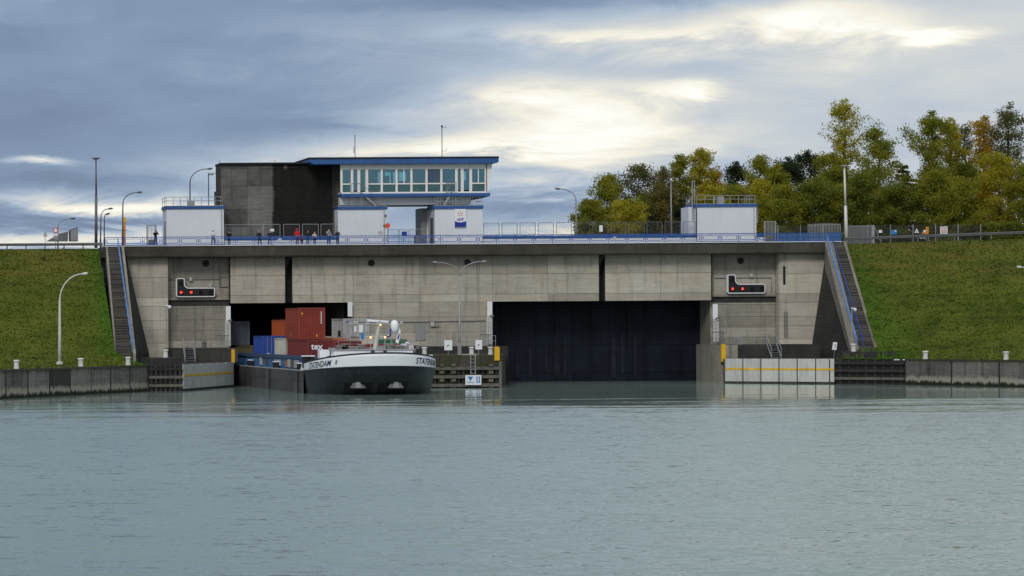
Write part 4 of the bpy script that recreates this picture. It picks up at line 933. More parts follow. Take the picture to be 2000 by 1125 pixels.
# caged steel ladders / small stands at the jambs
def stand(label, a, c, top, mid, bot, Y):
    g = thing('access_stand', label, 'platform', P((a+c)/2, bot, Y), 'steel access stands'); x0, x1 = PX(a,Y), PX(c,Y); zt_, zm, zb_ = PZ(a,top,Y), PZ(a,mid,Y), ZP+.01
    for x in (x0, x1):
        for y in (Y, Y+1.1): MB().tube([(x,y,zb_), (x,y,zt_)], .03, 6).build('post', M['galv'], g)
    for z in (zt_, (zt_*2+zm)/3, (zt_+2*zm)/3): MB().tube([(x0,Y+1.1,z),(x0,Y,z),(x1,Y,z),(x1,Y+1.1,z)], .025, 6).build('guard_rail', M['galv'], g)
    MB().box(x0-.05, x1+.05, Y-.05, Y+1.15, zm-.08, zm).build('floor_grate', M['galv_dark'], g)
    for k in range(7): z = zb_+.12+(zm-zb_-.2)*k/6; MB().box(x0+.1, x1-.1, Y+.2, Y+.28, z-.015, z+.015).build('rung', M['galv'], g)
    MB().tube([(x0,Y-.02,(zb_+zm)/2),(x1,Y-.02,(zb_+zm)/2)], .03, 6).build('guard_rail', M['galv'], g)
stand('steel access stand left of the narrow opening', 427, 446, 634, 655, 680, -3.5)
stand('steel access stand left of the wide opening', 942, 958, 631, 653, 676, -3.5)
stand('steel access stand right of the wide opening', 1398, 1418, 628, 648, 672, -3.5)
# railings on the upper platform
def guard(label, a, c, top, Y, n, mat='galv'):
    g = thing('guard_rail', label, 'railing', (PX((a+c)/2,Y), Y, ZP), 'platform guard rails'); x0, x1 = PX(a,Y,680), PX(c,Y,680); z1 = PZ((a+c)/2, top, Y)
    for z in (z1, ZP+(z1-ZP)*.5): MB().tube([(x0,Y,z),(x1,Y,z)], .025, 6).build('rail_bar', M[mat], g)
    for k in range(n+1): x = x0+(x1-x0)*k/n; MB().tube([(x,Y,ZP),(x,Y,z1)], .025, 6).build('post', M[mat], g)
guard('thin guard rail on the platform behind the double lamp', 845, 968, 656, -6.7, 8); guard('thin guard rail on the platform below the right light signal', 1436, 1500, 650, -6.7, 5)
# steel steps from the upper platform to the aprons
def steps(label, a, c, pyt, pyb, Y):
    x0, x1 = PX(a,Y,690), PX(c,Y,690); g = thing('steel_steps', label, 'stairs', ((x0+x1)/2, Y-1.2, ZQ), 'steel platform steps')
    for k in range(6): t = (k+.5)/6; MB().box(x0+.05, x1-.05, Y-.05-1.3*t-.14, Y-.05-1.3*t+.14, ZP-(ZP-ZQ)*t-.03, ZP-(ZP-ZQ)*t).build('tread', M['galv'], g)
    for x, s in ((x0,0),(x1,0)):
        MB().bar((x,Y,ZP), (x,Y-1.5,ZQ), .06, .2).build('stringer', M['galv'], g)
        MB().tube([(x,Y+.1,ZP),(x,Y+.1,ZP+.95),(x,Y-1.5,ZQ+.95),(x,Y-1.5,ZQ)], .04, 6).build('handrail', M['galv'], g)
steps('steel steps to the apron below the left light signal', 358, 378, 665, 705, -7.05); steps('steel steps to the apron below the right light signal', 1498, 1517, 655, 700, -7.05)
# yellow fender posts
for label, px, py0, py1, Y, w in [('yellow fender post beside the left guide wall',455.5,682,709,-13,.16),('yellow fender post on the corner of the middle pier',971,677,704,PY,.24),('yellow fender post at the right chamber jamb',1413.5,672,707,-9,.22)]:
    a, c = P(px,py1,Y), P(px,py0,Y); g = thing('fender_post', label, 'post', a, 'yellow fender posts')
    MB().prism([Vector((a.x-w,Y,a.z)),Vector((a.x+w,Y,a.z)),Vector((a.x+w,Y,c.z-.12)),Vector((a.x+w*.6,Y,c.z)),Vector((a.x-w*.6,Y,c.z)),Vector((a.x-w,Y,c.z-.12))], (0,.3,0)).build('post', M['yellow'], g); MB().box(a.x-w*.7, a.x+w*.7, Y+.305, Y+.42, a.z-.3, c.z-.2).build('back_plate', M['dark_concrete'], g)
# signs on the pier
for label, px, py0, py1, w in [('white notice with small blue mark left of the double lamp',875.5,664.5,684,.38),('white notice with small blue mark right of the double lamp',935,664,682.5,.32)]:
    a, c = P(px,py1,PY+1), P(px,py0,PY+1); g = thing('notice', label, 'sign', (a.x,PY+1,ZPI), 'white pier notices')
    MB().box(a.x-w, a.x+w, PY+.97, PY+1.0, a.z, c.z).build('board', M['sign_white'], g); MB().tube([(a.x,PY+1.03,ZPI-.05),(a.x,PY+1.03,c.z-.1)], .03, 6).build('post', M['galv'], g)
    zc0 = (a.z+c.z)/2-.03; MB().prism([(a.x-.14,PY+.965,zc0-.10),(a.x-.05,PY+.965,zc0-.09),(a.x+.14,PY+.965,zc0+.10),(a.x+.03,PY+.965,zc0+.08),(a.x-.10,PY+.965,zc0+.02)], (0,.003,0)).build('mark', M['navy_letters'], g)
    text_mesh('I', .09, lambda x, y: Vector((a.x+.16+x, PY+.965, zc0-.18+y)), 'small_print', M['navy_letters'], g)
a, c = P(909,752,PY-.35), P(940,732.5,PY-.35); g = thing('berth_sign', 'white berth sign with blue triangle and number on the pier front', 'sign', ((a.x+c.x)/2,PY-.3,a.z))
MB().box(a.x, c.x, PY-.35, PY-.29, a.z, c.z).build('board', M['sign_white'], g); ym = PY-.355
wS, hS = c.x-a.x, c.z-a.z
MB().prism([(a.x+wS*.14,ym,a.z+hS*.86),(a.x+wS*.50,ym,a.z+hS*.86),(a.x+wS*.32,ym,a.z+hS*.36)], (0,.003,0)).build('triangle', M['sign_lightblue'], g)
MB().box(a.x+wS*.10, a.x+wS*.56, ym, ym+.003, a.z+hS*.22, a.z+hS*.30).build('bar', M['sign_lightblue'], g)
for u in (.70, .84):
    MB().box(a.x+wS*u, a.x+wS*(u+.07), ym, ym+.003, a.z+hS*.26, a.z+hS*.86).build('digit', M['sign_lightblue'], g)
    MB().box(a.x+wS*(u-.03), a.x+wS*(u+.10), ym-.001, ym+.002, a.z+hS*.22, a.z+hS*.29).build('digit_foot', M['sign_lightblue'], g)
    MB().prism([(a.x+wS*(u-.04),ym,a.z+hS*.70),(a.x+wS*u-.002,ym,a.z+hS*.78),(a.x+wS*u-.002,ym,a.z+hS*.86),(a.x+wS*(u-.04),ym,a.z+hS*.78)], (0,.003,0)).build('digit_flag', M['sign_lightblue'], g)
lad = thing('pier_ladder', 'steel ladder above the berth sign on the pier front', 'ladder', (pxs(923),PY-.2,1.5))
for px in (918.5, 927.5): MB().box(pxs(px)-.035, pxs(px)+.035, PY-.24, PY-.17, PZ(px,731,PY), ZPI+.1).build('rail', M['galv'], lad)
for k in range(6): z = PZ(923,729,PY)+(ZPI-PZ(923,729,PY))*k/5; MB().box(pxs(918.5)+.036, pxs(927.5)-.036, PY-.22, PY-.19, z-.02, z+.02).build('rung', M['galv'], lad)

# bollards --------------------------------------------------------
bol = None
for label, px, py, Y, z in [('white bollard at the far left of the left quay',32,721,-57,ZQ),('white bollard on the left quay right of the white lamp post',157.5,717,-45,ZQ),('white bollard near the right end of the left quay',250,714,-36.5,ZQ),
        ('white bollard at the foot of the left camera pole',323.5,698,-28,3.08),('white bollard on the pier between the two notices',921,692,PY+1.4,ZPI),('white bollard on the pier beside the yellow post',958,692,PY+1.4,ZPI),
        ('white bollard at the foot of the right camera pole',1667,687,-16.8,3.13),('white bollard on the right quay nearest the steps',1807.5,701,-26.5,ZQ),('white bollard at the far right of the right quay',1965,701,-36.5,ZQ),('white bollard behind the bow of the barge',829,692,PY+1.4,ZPI)]:
    x = PX(px, Y, 690)
    if bol is None:
        bol = thing('bollard', label, 'bollard', (x,Y,z), 'white mooring bollards')
        MB().lathe((x,Y,z), [(.25,0),(.24,.1),(.21,.35),(.22,.60),(.23,.66)], 14).build('body', M['bollard'], bol, smooth=True)
        MB().lathe((x,Y,z), [(.27,.662),(.28,.72),(.26,.80),(.1,.82)], 14).build('cap', M['bollard'], bol, smooth=True)
    else: tag(copy_tree(bol, (x,Y,z)), label)
# camera poles
for label, px, top, bot, Y, zb in [('thin camera pole before the left wing wall',325.5,597,686,-24,3.1),('thin camera pole at the foot of the right steps',1664,602,690,-16.5,3.15)]:
    x = PX(px,Y,640); z = PZ(px,top,Y); g = thing('camera_pole', label, 'camera', (x,Y,zb), 'camera poles')
    MB().tube([(x,Y,zb),(x,Y,z)], .055, 8).build('pole', M['galv'], g); MB().tube([(x-.1,Y,z),(x+.3,Y-.05,z-.02)], .05, 8).build('arm', M['sign_white'], g); MB().lathe((x+.3,Y-.05,z-.32), [(.05,0),(.15,.1),(.16,.28),(.08,.34)], 10).build('dome', M['sign_white'], g)
a = P(1629.5, 700, -16.5); g = thing('leaning_sign', 'small tilted white sign board behind the right guide wall', 'sign', (a.x,-16.5,ZQ)); MB().tube([(a.x-.05,-16.5,ZQ-.05),(a.x+.05,-16.5,ZQ+1.)], .04, 6).build('post', M['galv_dark'], g)
z0 = PZ(1629,683,-16.6); MB().prism([(a.x-.25,-16.6,z0),(a.x+.18,-16.6,z0-.03),(a.x+.27,-16.6,z0+.72),(a.x-.13,-16.6,z0+.75)], (0,.04,0)).build('board', M['sign_white'], g); MB().tube([(a.x-.05,-16.61,z0+.2),(a.x+.1,-16.61,z0+.25),(a.x+.1,-16.61,z0+.5),(a.x-.05,-16.61,z0+.5)], .025, 5).build('mark', M['black'], g)
for px, py in ((398, 676), (1441, 668), (1444, 664)):
    pass
c = P(399, 680, -5); tag(MB().lathe((c.x,-5,ZP), [(.22,0),(.22,.45),(.26,.47),(.26,.6),(.12,.62),(.12,.85)], 12).build('capstan', M['galv_dark'], None, loc=(c.x,-5,ZP)), 'small dark capstan on the platform under the left light signal', 'capstan')
c = P(1442, 672, -5); tag(MB().box(c.x-.25, c.x+.25, -5.2, -4.8, ZP, ZP+.8).build('cabinet', M['grey_metal'], None, loc=(c.x,-5,ZP)), 'small grey cabinet on the platform under the right light signal', 'cabinet')

# ================================================================ BARGE
SC, SW, YS, LS = -23.85, 5.65, -45.6, 9.2      # centre line, half beam, shoulder, bow length
def bow(phi, z, out=0.0):
    """hull skin: phi -90 (left shoulder) .. 90 (right shoulder)"""
    t = max(0., min(1., z/2.3)); k = .66+.34*t**.7
    if z > 2.3: k = 1.0+(z-2.3)*.03
    s, c = math.sin(phi), math.cos(phi)
    return Vector((SC+(SW*(.955+.045*t)+out)*math.copysign(abs(s)**.92, s), YS-(LS*k+out)*max(0, c)**.80, z))
ship = thing('container_barge', 'laden container barge with white bow and black hull leaving the narrow chamber', 'ship', (SC, -20, 0))
zwt = lambda phi: 2.72+.92*max(0, math.cos(phi))**1.1; zwb = lambda phi: 2.04+.46*max(0, math.cos(phi))**1.1
N = 48; phs = [R(-90+180*i/N) for i in range(N+1)]
zl = [-2, -.8, 0, .35, .8, 1.3, 1.8]
def hrow(f): return [bow(p, f(p)) for p in phs]
b = MB(); b.grid([hrow(lambda p, z=z: z) for z in zl]+[hrow(lambda p: zwb(p)-.005)]); b.build('bow_hull', M['hull_black'], ship, smooth=True)
b = MB(); b.grid([[bow(p, zwb(p)+(zwt(p)-zwb(p))*t, .015) for p in phs] for t in (0, .25, .5, .75, 1)]+[[bow(p, zwt(p), -.12)+Vector((0,0,.01)) for p in phs]]+[[bow(p, zwb(p)+.2, -.14) for p in phs]]); b.build('bulwark', M['ship_white'], ship, smooth=True)
b = MB(); b.tube([bow(p, zwt(p), .0)+Vector((0,0,.03)) for p in phs], .07, 6); b.build('bulwark_rail', M['black'], ship)
b = MB(); b.tube([bow(p, zwb(p), .02) for p in phs], .06, 6); b.build('rubbing_strake', M['hull_black'], ship)
b = MB(); d = [bow(p, 2.35, -.15) for p in phs]; b.add([v for v in d], [tuple(range(len(d)))]); b.build('foredeck', M['deck_grey'], ship)
# parallel sides
for s in (-1, 1):
    x = SC+s*SW; rows = [[Vector((x+(0 if z > -.5 else -s*.2), y, z)) for y in (YS+.0, YS+8, -30, -15, 0, 20, 46)] for z in (-2, -.4, .6, 1.4, 2.0)]
    b = MB().grid(rows).build('side_hull', M['hull_grey'], ship)
    MB().box(x-.05, x+.05, YS, 46, 2.003, 2.09).build('gunwale', M['gear_pale'], ship)
    MB().box(SC+s*5.0-.06, SC+s*5.0+.06, YS+2.2, 45, 2.06, 3.02).build('coaming', M['ship_blue'], ship)
    MB().box(SC+s*5.0-.2, SC+s*5.0+.14, YS+2.1, 45.1, 3.023, 3.34).build('coaming_rim', M['ship_blue_dark'], ship)
MB().box(SC-SW+.05, SC+SW-.05, YS+.02, 45.5, 1.9, 2.0).build('side_deck', M['deck_grey'], ship)
MB().box(SC-4.9, SC+4.9, YS+2.2, 45, 2.01, 2.12).build('hold_floor', M['black'], ship)
MB().box(SC-5.0, SC+5.0, YS+2.05, YS+2.19, 2.01, 3.3).build('hold_bulkhead', M['ship_blue_dark'], ship)
for k in range(9):
    for z0, z1 in ((-.3, .98), (1.0, 1.98)):
        y0 = YS+.05+k*5.1+(1.2 if z0 > 0 else 0); MB().box(SC-SW-.022-random.uniform(0,.008), SC-SW-.002, y0, y0+5.07, z0, z1).build('hull_plate', M['hull_grey'], ship)
# gear stowed against the coaming, side bollards and vertical rubbing bars
xc = SC-5.0-.065
for y, w, z0, z1, m in [(-17,.5,2.25,2.95,'gear_pale'),(-21,.4,2.3,2.9,'gear_brown'),(-27.5,1.5,2.3,2.85,'gear_pale'),(-28.2,.5,2.35,2.7,'rubber'),(-33,.5,2.25,2.85,'c_salmon'),(-34.5,.6,2.2,2.95,'gear_pale'),(-36.2,.8,2.2,2.9,'galv_dark'),(-38.6,1.0,2.2,2.9,'gear_pale')]:
    MB().box(xc-.12, xc-.003, y-w, y+w, z0, z1).build('stowed_gear', M[m], ship)
for y in (-12, -28.5, -42.5):
    sb = MB().box(SC-SW-.02, SC-SW+.42, y-.45, y+.45, 2.1, 2.62).build('side_bollard', M['black'], ship); MB().box(SC-SW-.05, SC-SW+.45, y-.5, y+.5, 2.623, 2.70).build('bollard_cap', M['ship_white'], sb)
for y in (-26.5, -43.2): MB().tube([(SC-SW-.06, y, -1), (SC-SW-.06, y, 1.98)], .12, 8).build('rubbing_bar', M['rubber'], ship)
# raised end of the white bulwark at the shoulders
for s in (-1, 1):
    x = SC+s*(SW+.01); MB().prism([(x,YS,2.05),(x,YS,2.72),(x,YS+.5,2.74),(x,YS+1.9,2.05)], (-s*.08,0,0)).build('bulwark_end', M['ship_white'], ship)
# lettering, bent round the bow
def hull_text(s, px_c, size, name, sx=1.0):
    # find the phi whose skin shows at that px
    best = min(phs_f, key=lambda p: abs(proj(bow(p, zwb(p)+.5))-px_c)); arc = arc_at(best)
    def fn(x, y):
        p = phi_at(arc+x); return bow(p, zwb(p)+(zwt(p)-zwb(p))*.5+ (y-size*.36), .03)
    return text_mesh(s, size, fn, name, M['navy_letters'], ship, align='LEFT', shear=.22, sx=sx, bold=.012)
def proj(v): return (v.x-CX0)*F/(DC+v.y)-400
phs_f = [R(-89.9+179.8*i/800) for i in range(801)]
_pts = [bow(p, 2.9) for p in phs_f]; _arc = [0.]
for i in range(1, len(_pts)): _arc.append(_arc[-1]+(_pts[i]-_pts[i-1]).length)
def arc_at(p): return float(np.interp(p, phs_f, _arc))
def phi_at(a): return float(np.interp(a, _arc, phs_f))
hull_text('STATENDAM', 604, .74, 'name_lettering', 1.0); hull_text('II', 654, .5, 'name_numeral'); hull_text('STATENDAM', 811, .74, 'name_lettering', 1.0)
# anchor pockets
for px in (698, 770):
    p = min(phs_f, key=lambda q: abs(proj(bow(q, .75))-px)); n_ = 6
    dphi = R(13); rows = [[bow(p-dphi+2*dphi*k/n_, z, .03) for k in range(n_+1)] for z in (.02, .35, .75, 1.12)]
    MB().grid(rows).build('anchor_pocket', M['black'], ship)
    c = bow(p, .82, .10); a = MB().prism([c+Vector((-.70,0,-.20)), c+Vector((-.5,0,.08)), c+Vector((-.42,0,.24)), c+Vector((.42,0,.24)), c+Vector((.5,0,.08)), c+Vector((.70,0,-.20)), c+Vector((.25,0,-.27)), c+Vector((-.25,0,-.27))], (0,-.16,0)).build('anchor', M['galv_dark'], ship)
    MB().prism([c+Vector((-.28,-.17,-.2)), c+Vector((-.18,-.17,.3)), c+Vector((.18,-.17,.3)), c+Vector((.28,-.17,-.2))], (0,-.12,0)).build('fluke', M['galv'], a); MB().tube([c+Vector((0,-.1,.3)), c+Vector((0,.1,.62))], .08, 8).build('shank', M['galv'], a)
# doubler plates on the bow, a shade greyer
for px, w in ((675, 9), (702, 11.5), (735, 13), (768, 11.5), (795, 9)):
    p = min(phs_f, key=lambda q: abs(proj(bow(q, 1.3))-px)); dphi = R(w*.62)
    MB().grid([[bow(p-dphi+2*dphi*k/6, z, .02) for k in range(7)] for z in (1.02, 1.3, 1.6, 1.72)]).build('bow_plate', M['hull_black'], ship, smooth=True)
# foredeck fittings
def deck_pt(px, Y, z): return Vector((PX(px, Y, 690), Y, z))
YB = -48.2
MB().box(PX(652,YB,685), PX(806,YB,685), YB, YB+1.6, 2.36, PZ(730,683.5,YB)).build('winch_house', M['ship_white'], ship)
MB().box(PX(648,YB,685), PX(810,YB,685), YB-.15, YB+1.75, PZ(730,683.5,YB)+.003, PZ(730,682.3,YB)).build('house_top', M['gear_pale'], ship)
MB().box(PX(642,YB+2,685), PX(812,YB+2,685), YB+2, YB+2.12, 2.36, PZ(730,678.5,YB+2)).build('breakwater', M['galv'], ship)
MB().box(PX(624,YB+1.6,690), PX(644,YB+1.6,690), YB+1.6, YB+2.6, 2.2, PZ(634,683,YB+1.6)).build('deck_box', M['ship_white'], ship)
for px in (728, 752): MB().box(PX(px-4,YB-.2), PX(px+2,YB-.2), YB-.35, YB-.16, 2.5, PZ(px,684.5,YB)).build('vent_box', M['hull_black'], ship)
for px in (600, 606, 615, 648, 842, 846):
    q = Vector((PX(px,YB+1,690), YB+1+(1.5 if px < 640 or px > 820 else -2), 2.3)); mp = MB().lathe(q, [(.2,0),(.2,.95),(.24,1.0)], 10).build('mooring_post', M['black'], ship); MB().lathe(q, [(.28,1.003),(.28,1.10)], 10).build('post_cap', M['ship_white'], mp)
for px in (716, 790): MB().lathe((PX(px,YB-3), YB-3, 2.4), [(.35,0),(.35,.95),(.42,1.0),(.42,1.15)], 12).build('winch_drum', M['ship_white'], ship)
for px, h in ((787, 670.5), (795.5, 668)):
    q = deck_pt(px, YB+3, 2.4); zt_ = PZ(px, h, YB+3); MB().tube([q, Vector((q.x,q.y,zt_-.2))], .09, 8).build('vent_stack', M['ship_white'], ship); MB().lathe((q.x,q.y,zt_-.25), [(.1,-.25),(.27,-.1),(.27,.1),(.12,.25)], 12).build('vent_cowl', M['ship_white'], ship, smooth=True)
for px, w, h, m in ((664,.35,.5,'galv_dark'),(672,.25,.8,'black'),(690,.5,.35,'deck_grey'),(705,.25,.7,'galv_dark'),(742,.4,.45,'galv'),(760,.3,.75,'deck_grey'),(778,.45,.5,'galv_dark'),(803,.3,.8,'gear_pale'),(812,.25,.6,'galv_dark')):
    x = PX(px, YB+.8); zt_ = PZ(730,682.3,YB)+.01; bx = MB().box(x-w, x+w, YB+.5, YB+1.2, zt_, zt_+h*.55).build('deck_locker', M[m], ship); MB().box(x-w-.04, x+w+.04, YB+.46, YB+1.24, zt_+h*.55+.003, zt_+h*.55+.05).build('lid', M['gear_pale'], bx)
for px in (660, 683, 698, 716, 748, 766, 784, 800, 808): MB().tube([(PX(px,YB+2.05),YB+2.05,3.6),(PX(px,YB+2.05),YB+2.05,4.75)], .022, 6).build('stanchion', M['galv'], ship)
for z in (4.4, 4.73): MB().tube([(PX(660,YB+2.05),YB+2.05,z),(PX(808,YB+2.05),YB+2.05,z)], .018, 6).build('wire_rail', M['galv'], ship)
for px in (625, 680, 780, 835):
    p0 = bow(math.asin(max(-1,min(1,(PX(px,YS-3)-SC)/SW))), 2.75, -.5); MB().lathe(p0+Vector((0,0,-.25)), [(.16,0),(.16,.75),(.2,.8),(.2,.9)], 10).build('bow_bitt', M['black'], ship)
# mast with cross bar, radar scanner, dome, lights
YM = YB+.6
a, c = P(727, 690, YM), P(740, 633, YM); a.z = 2.4
mst = MB().tube([a, a.lerp(c,.35), c], [.32,.24,.15], 8).build('mast', M['mast'], ship, smooth=True)
l, r = P(678, 633, YM), P(788, 633, YM)
MB().tube([l, r], .075, 8).build('cross_bar', M['mast'], mst); MB().lathe((c.x,YM,c.z-.15), [(.18,0),(.24,.1),(.24,.35),(.12,.45)], 10).build('mast_head', M['mast'], mst)
s0, s1 = P(717, 625.5, YM), P(758.5, 628.5, YM); MB().bar(s0, s1, .16, .18).build('radar_scanner', M['ship_white'], mst); m_ = (s0+s1)/2; MB().tube([Vector((m_.x,YM,c.z+.2)), m_], .08, 8).build('radar_pedestal', M['mast'], mst)
dq = P(770.5, 640, YM); MB().lathe((dq.x,YM,dq.z-.25), [(.05,-.2),(.22,-.15),(.30,.1),(.35,.25),(.35,.55),(.30,.75),(.18,.88),(.04,.93)], 14).build('satellite_dome', M['ship_white'], mst, smooth=True)
for px in (692, 695, 784): q = P(px, 629, YM); MB().lathe((q.x,YM,q.z-.1), [(.02,-.05),(.12,0),(.12,.12),(.05,.18)], 8).build('lantern', M['gear_pale'], mst)
for px, py in ((724,659),(752,659)):
    q = P(px, py, YM-.3); MB().lathe((q.x,YM-.3,q.z-.07), [(.03,0),(.08,.03),(.08,.11),(.03,.14)], 8).build('deck_light', M['orange_lamp'], ship); MB().tube([(q.x,YM-.28,2.4),(q.x,YM-.28,q.z-.08)], .03, 6).build('light_stem', M['mast'], ship)
MB().lathe((P(743,636,YM-.2).x,YM-.2,P(743,636,YM).z), [(.03,0),(.07,.03),(.07,.1),(.03,.13)], 8).build('mast_light', M['orange_lamp'], mst)
# hand rails round the foredeck right side
for z in (3.9, 4.5): MB().tube([(SC+1.5,YB+2.3,z+.35),(SC+4.4,YB+3.4,z)], .025, 6).build('deck_rail', M['galv'], ship)
for px in (650, 810): MB().tube([(PX(px,YB+2),YB+2,2.4),(PX(px,YB+2),YB+2,4.1)], .03, 6).build('rail_post', M['galv'], ship)
def flag(label, top, bot, pts, Y, mats):
    pl = P(*top, Y); pb = P(*bot, Y); g = thing('flag', label, 'flag', pb, 'flags on the foredeck'); MB().tube([pb, pl], .025, 6).build('staff', M['mast'], g)
    q = [P(a, b_, Y-.03-.06*(i % 2)) for i, (a, b_) in enumerate(pts)]; MB().prism(q, (0,.03,0)).build('cloth', M[mats[0]], g)
    if len(mats) > 1:
        cm = sum(q, Vector())/len(q); MB().prism([cm+(v-cm)*.45+Vector((0,-.06,0)) for v in q], (0,.02,0)).build('emblem', M[mats[1]], g)
flag('furled light blue flag left of the ship mast', (709,636), (708,672), [(708,648),(711.5,655),(710.5,662),(707,664),(704,661),(705,653)], YM, ['sign_lightblue'])
flag('dark blue flag with yellow emblem beside the ship mast', (764,636), (764,674), [(764,638),(763.5,657),(757,660),(747,664),(754,655),(760,648)], YM-.1, ['sign_blue','paleyellow'])
flag('white flag with blue emblem right of the ship mast', (781,638), (777,674), [(780.5,640),(782.5,648),(781.5,658),(778,671),(772,668),(774,660),(778,649)], YM-.1, ['sign_white','workblue'])

# ---------------------------------------------------------------- containers
def corr(x0, x1, y, z0, z1, dep, n, along='x'):
    """corrugated sheet; along x (facing -y) or along y (facing -x)"""
    pts = []; L = (x1-x0)/n
    for i in range(n):
        s = x0+i*L; pts += [(s, 0), (s+L*.22, dep), (s+L*.5, dep), (s+L*.72, 0)]
    pts.append((x1, 0)); m = MB()
    if along == 'x': rows = [[Vector((s, y+d, z)) for s, d in pts] for z in (z0, z1)]
    else: rows = [[Vector((y+d, s, z)) for s, d in pts] for z in (z0, z1)]
    return m.grid(rows)
def container(label, x0, yf, z0, L, H, mat, doors=True, marks=(), roofmat=None):
    W = 2.44; x1 = x0+W; z1 = z0+H; yb = yf+L; mm = M[mat]
    g = thing('shipping_container', label, 'container', ((x0+x1)/2, (yf+yb)/2, z0), 'containers on the barge')
    for x in (x0, x1-.15):
        for y in (yf, yb-.15): MB().box(x, x+.15, y, y+.15, z0, z1).build('corner_post', mm, g)
    for z in (z0, z1-.13):
        b = MB(); b.box(x0+.152, x1-.152, yf, yf+.1, z, z+.13); b.box(x0+.152, x1-.152, yb-.1, yb, z, z+.13); b.box(x0, x0+.1, yf+.152, yb-.152, z, z+.13); b.box(x1-.1, x1, yf+.152, yb-.152, z, z+.13); b.build('rail_frame', mm, g)
    n = round(L/.28)
    corr(yf+.15, yb-.15, x0+.02, z0+.13, z1-.13, .06, n, 'y').build('side_panel', mm, g); corr(yf+.15, yb-.15, x1-.08, z0+.13, z1-.13, .06, n, 'y').build('side_panel', mm, g)
    MB().box(x0+.1, x1-.1, yf+.1, yb-.1, z1-.06, z1-.02).build('roof_panel', M[roofmat] if roofmat else mm, g); MB().box(x0+.1, x1-.1, yf+.12, yb-.1, z0+.02, z0+.12).build('floor_panel', M['black'], g)
    MB().box(x0+.152, x1-.152, yb-.08, yb-.03, z0+.13, z1-.13).build('end_panel', mm, g)
    if doors:
        xm = (x0+x1)/2
        for a, c in ((x0+.16, xm-.01), (xm+.01, x1-.16)):
            d = MB().box(a, c, yf+.03, yf+.08, z0+.135, z1-.135).build('door', mm, g)
            for t in (.3, .7): MB().tube([(a+(c-a)*t, yf-.01, z0+.1), (a+(c-a)*t, yf-.01, z1-.1)], .022, 6).build('locking_bar', M['galv'], d)
            for t in (.25, .5, .75): MB().box(a+.03, c-.03, yf+.015, yf+.029, z0+.135+(H-.27)*t-.04, z0+.135+(H-.27)*t+.04).build('door_rib', mm, d)
    else: corr(x0+.15, x1-.15, yf+.02, z0+.13, z1-.13, .06, 8, 'x').build('end_panel', mm, g)
    for (u0, u1, v0, v1, mk) in marks: MB().box(x0+W*u0, x0+W*u1, yf-.035, yf-.03, z0+H*v0, z0+H*v1).build('marking', M[mk], g)
    return g, x0, x1, z0, z1
X1r = SC-4.88; rowx = lambda k: X1r+2.44*k
d2Y = lambda d: d-320
ZC = 2.14
container('blue container with white door bars nearest the left quay side', rowx(0), -16.6, ZC+.35, 6.06, 2.59, 'c_blue', True, [(.18,.28,.26,.34,'sign_white'),(.55,.66,.28,.34,'sign_white'),(.16,.28,.05,.09,'sign_white')])
container('cream container between the blue and the maroon ones', rowx(0), -30.2, ZC, 6.06, 2.75, 'c_cream', False)
g, x0, x1, z0, z1 = container('maroon container lettered in white, lowest behind the bow', rowx(0), -43.3, ZC, 11.4, 2.62, 'c_maroon', False)
text_mesh('tex', .78, lambda x, y: Vector((x0+.32+x, -43.336, z0+1.78+y)), 'lettering', M['sign_white'], g, align='LEFT', bold=.02)
g, x0, x1, z0, z1 = container('tall red container stacked on top, yellow triangle on its end', rowx(0), -38.4, ZC+2.66, 7.6, 2.92, 'c_red', False, [(.66,.70,.08,.16,'yellow')])
MB().prism([(x0+.22,-38.436,z1-.62),(x0+.44,-38.436,z1-.62),(x0+.33,-38.436,z1-.40)], (0,.004,0)).build('marking', M['yellow'], g)
MB().box(x0+.02-.004, x0+.018, -34, -33.6, z0+.4, z0+.5).build('marking', M['yellow'], g)
for k in range(9): MB().box(x0+2.03, x0+2.13, -38.436, -38.432, z1-.45-.13*k, z1-.36-.13*k).build('serial_mark', M['sign_white'], g)
container('orange container half hidden behind the tall red one', rowx(1), -19, ZC+1.95, 12.19, 2.6, 'c_orange', False)
container('white topped container beside the tall red one, far row', rowx(1), -30, ZC, 12.19, 2.9, 'c_cream', False)
container('salmon container low beside the grey one', rowx(1), -35.8, ZC+1.2, 5.5, 1.55, 'c_salmon', False)
g, x0, x1, z0, z1 = container('grey container with worn doors behind the mast', rowx(2), -34, ZC+1.95, 6.06, 2.62, 'c_grey', True, [(.42,.5,.52,.72,'sign_white'),(.12,.22,.83,.9,'workblue'),(.60,.75,.5,.78,'sign_white'),(.60,.78,.18,.24,'rubber')])
MB().box(x0-.006, x0+.016, -32.6, -31.2, z0+.95, z0+1.5).build('marking', M['black'], g)
for k in range(6): MB().box(x0+1.4+.12*k, x0+1.48+.12*k, -34.037, -34.033, z1-.46, z1-.33).build('serial_mark', M['black'], g)
container('maroon container with low side beside the lettered one', rowx(1), -43.3, ZC, 7.5, 2.5, 'c_maroon', False)
container('green container behind the low red ones at the right', rowx(3)-.3, -41, ZC+.2, 6.06, 2.45, 'c_green', False, roofmat='c_green')
g, x0, x1, z0, z1 = container('low red container at the right side of the barge', rowx(3), -43.3, ZC-.05, 4.9, 2.3, 'c_rust', True)
for k in range(7): MB().box(x0+1.1+.15*k, x0+1.2+.15*k, -43.34, -43.336, z1-.62, z1-.46).build('serial_mark', M['gear_pale'], g)
container('low red container right behind the ship mast', rowx(2), -43.2, ZC-.05, 6.06, 2.3, 'c_rust', False)
container('small cream container under the ship mast', rowx(2)+.55, -39.5, ZC+.2, 5, 2.75, 'c_cream', False)
container('slate container on top at the far left of the barge', -29.45, 3.5, ZC+1.95, 6.06, 2.5, 'c_slate', False)
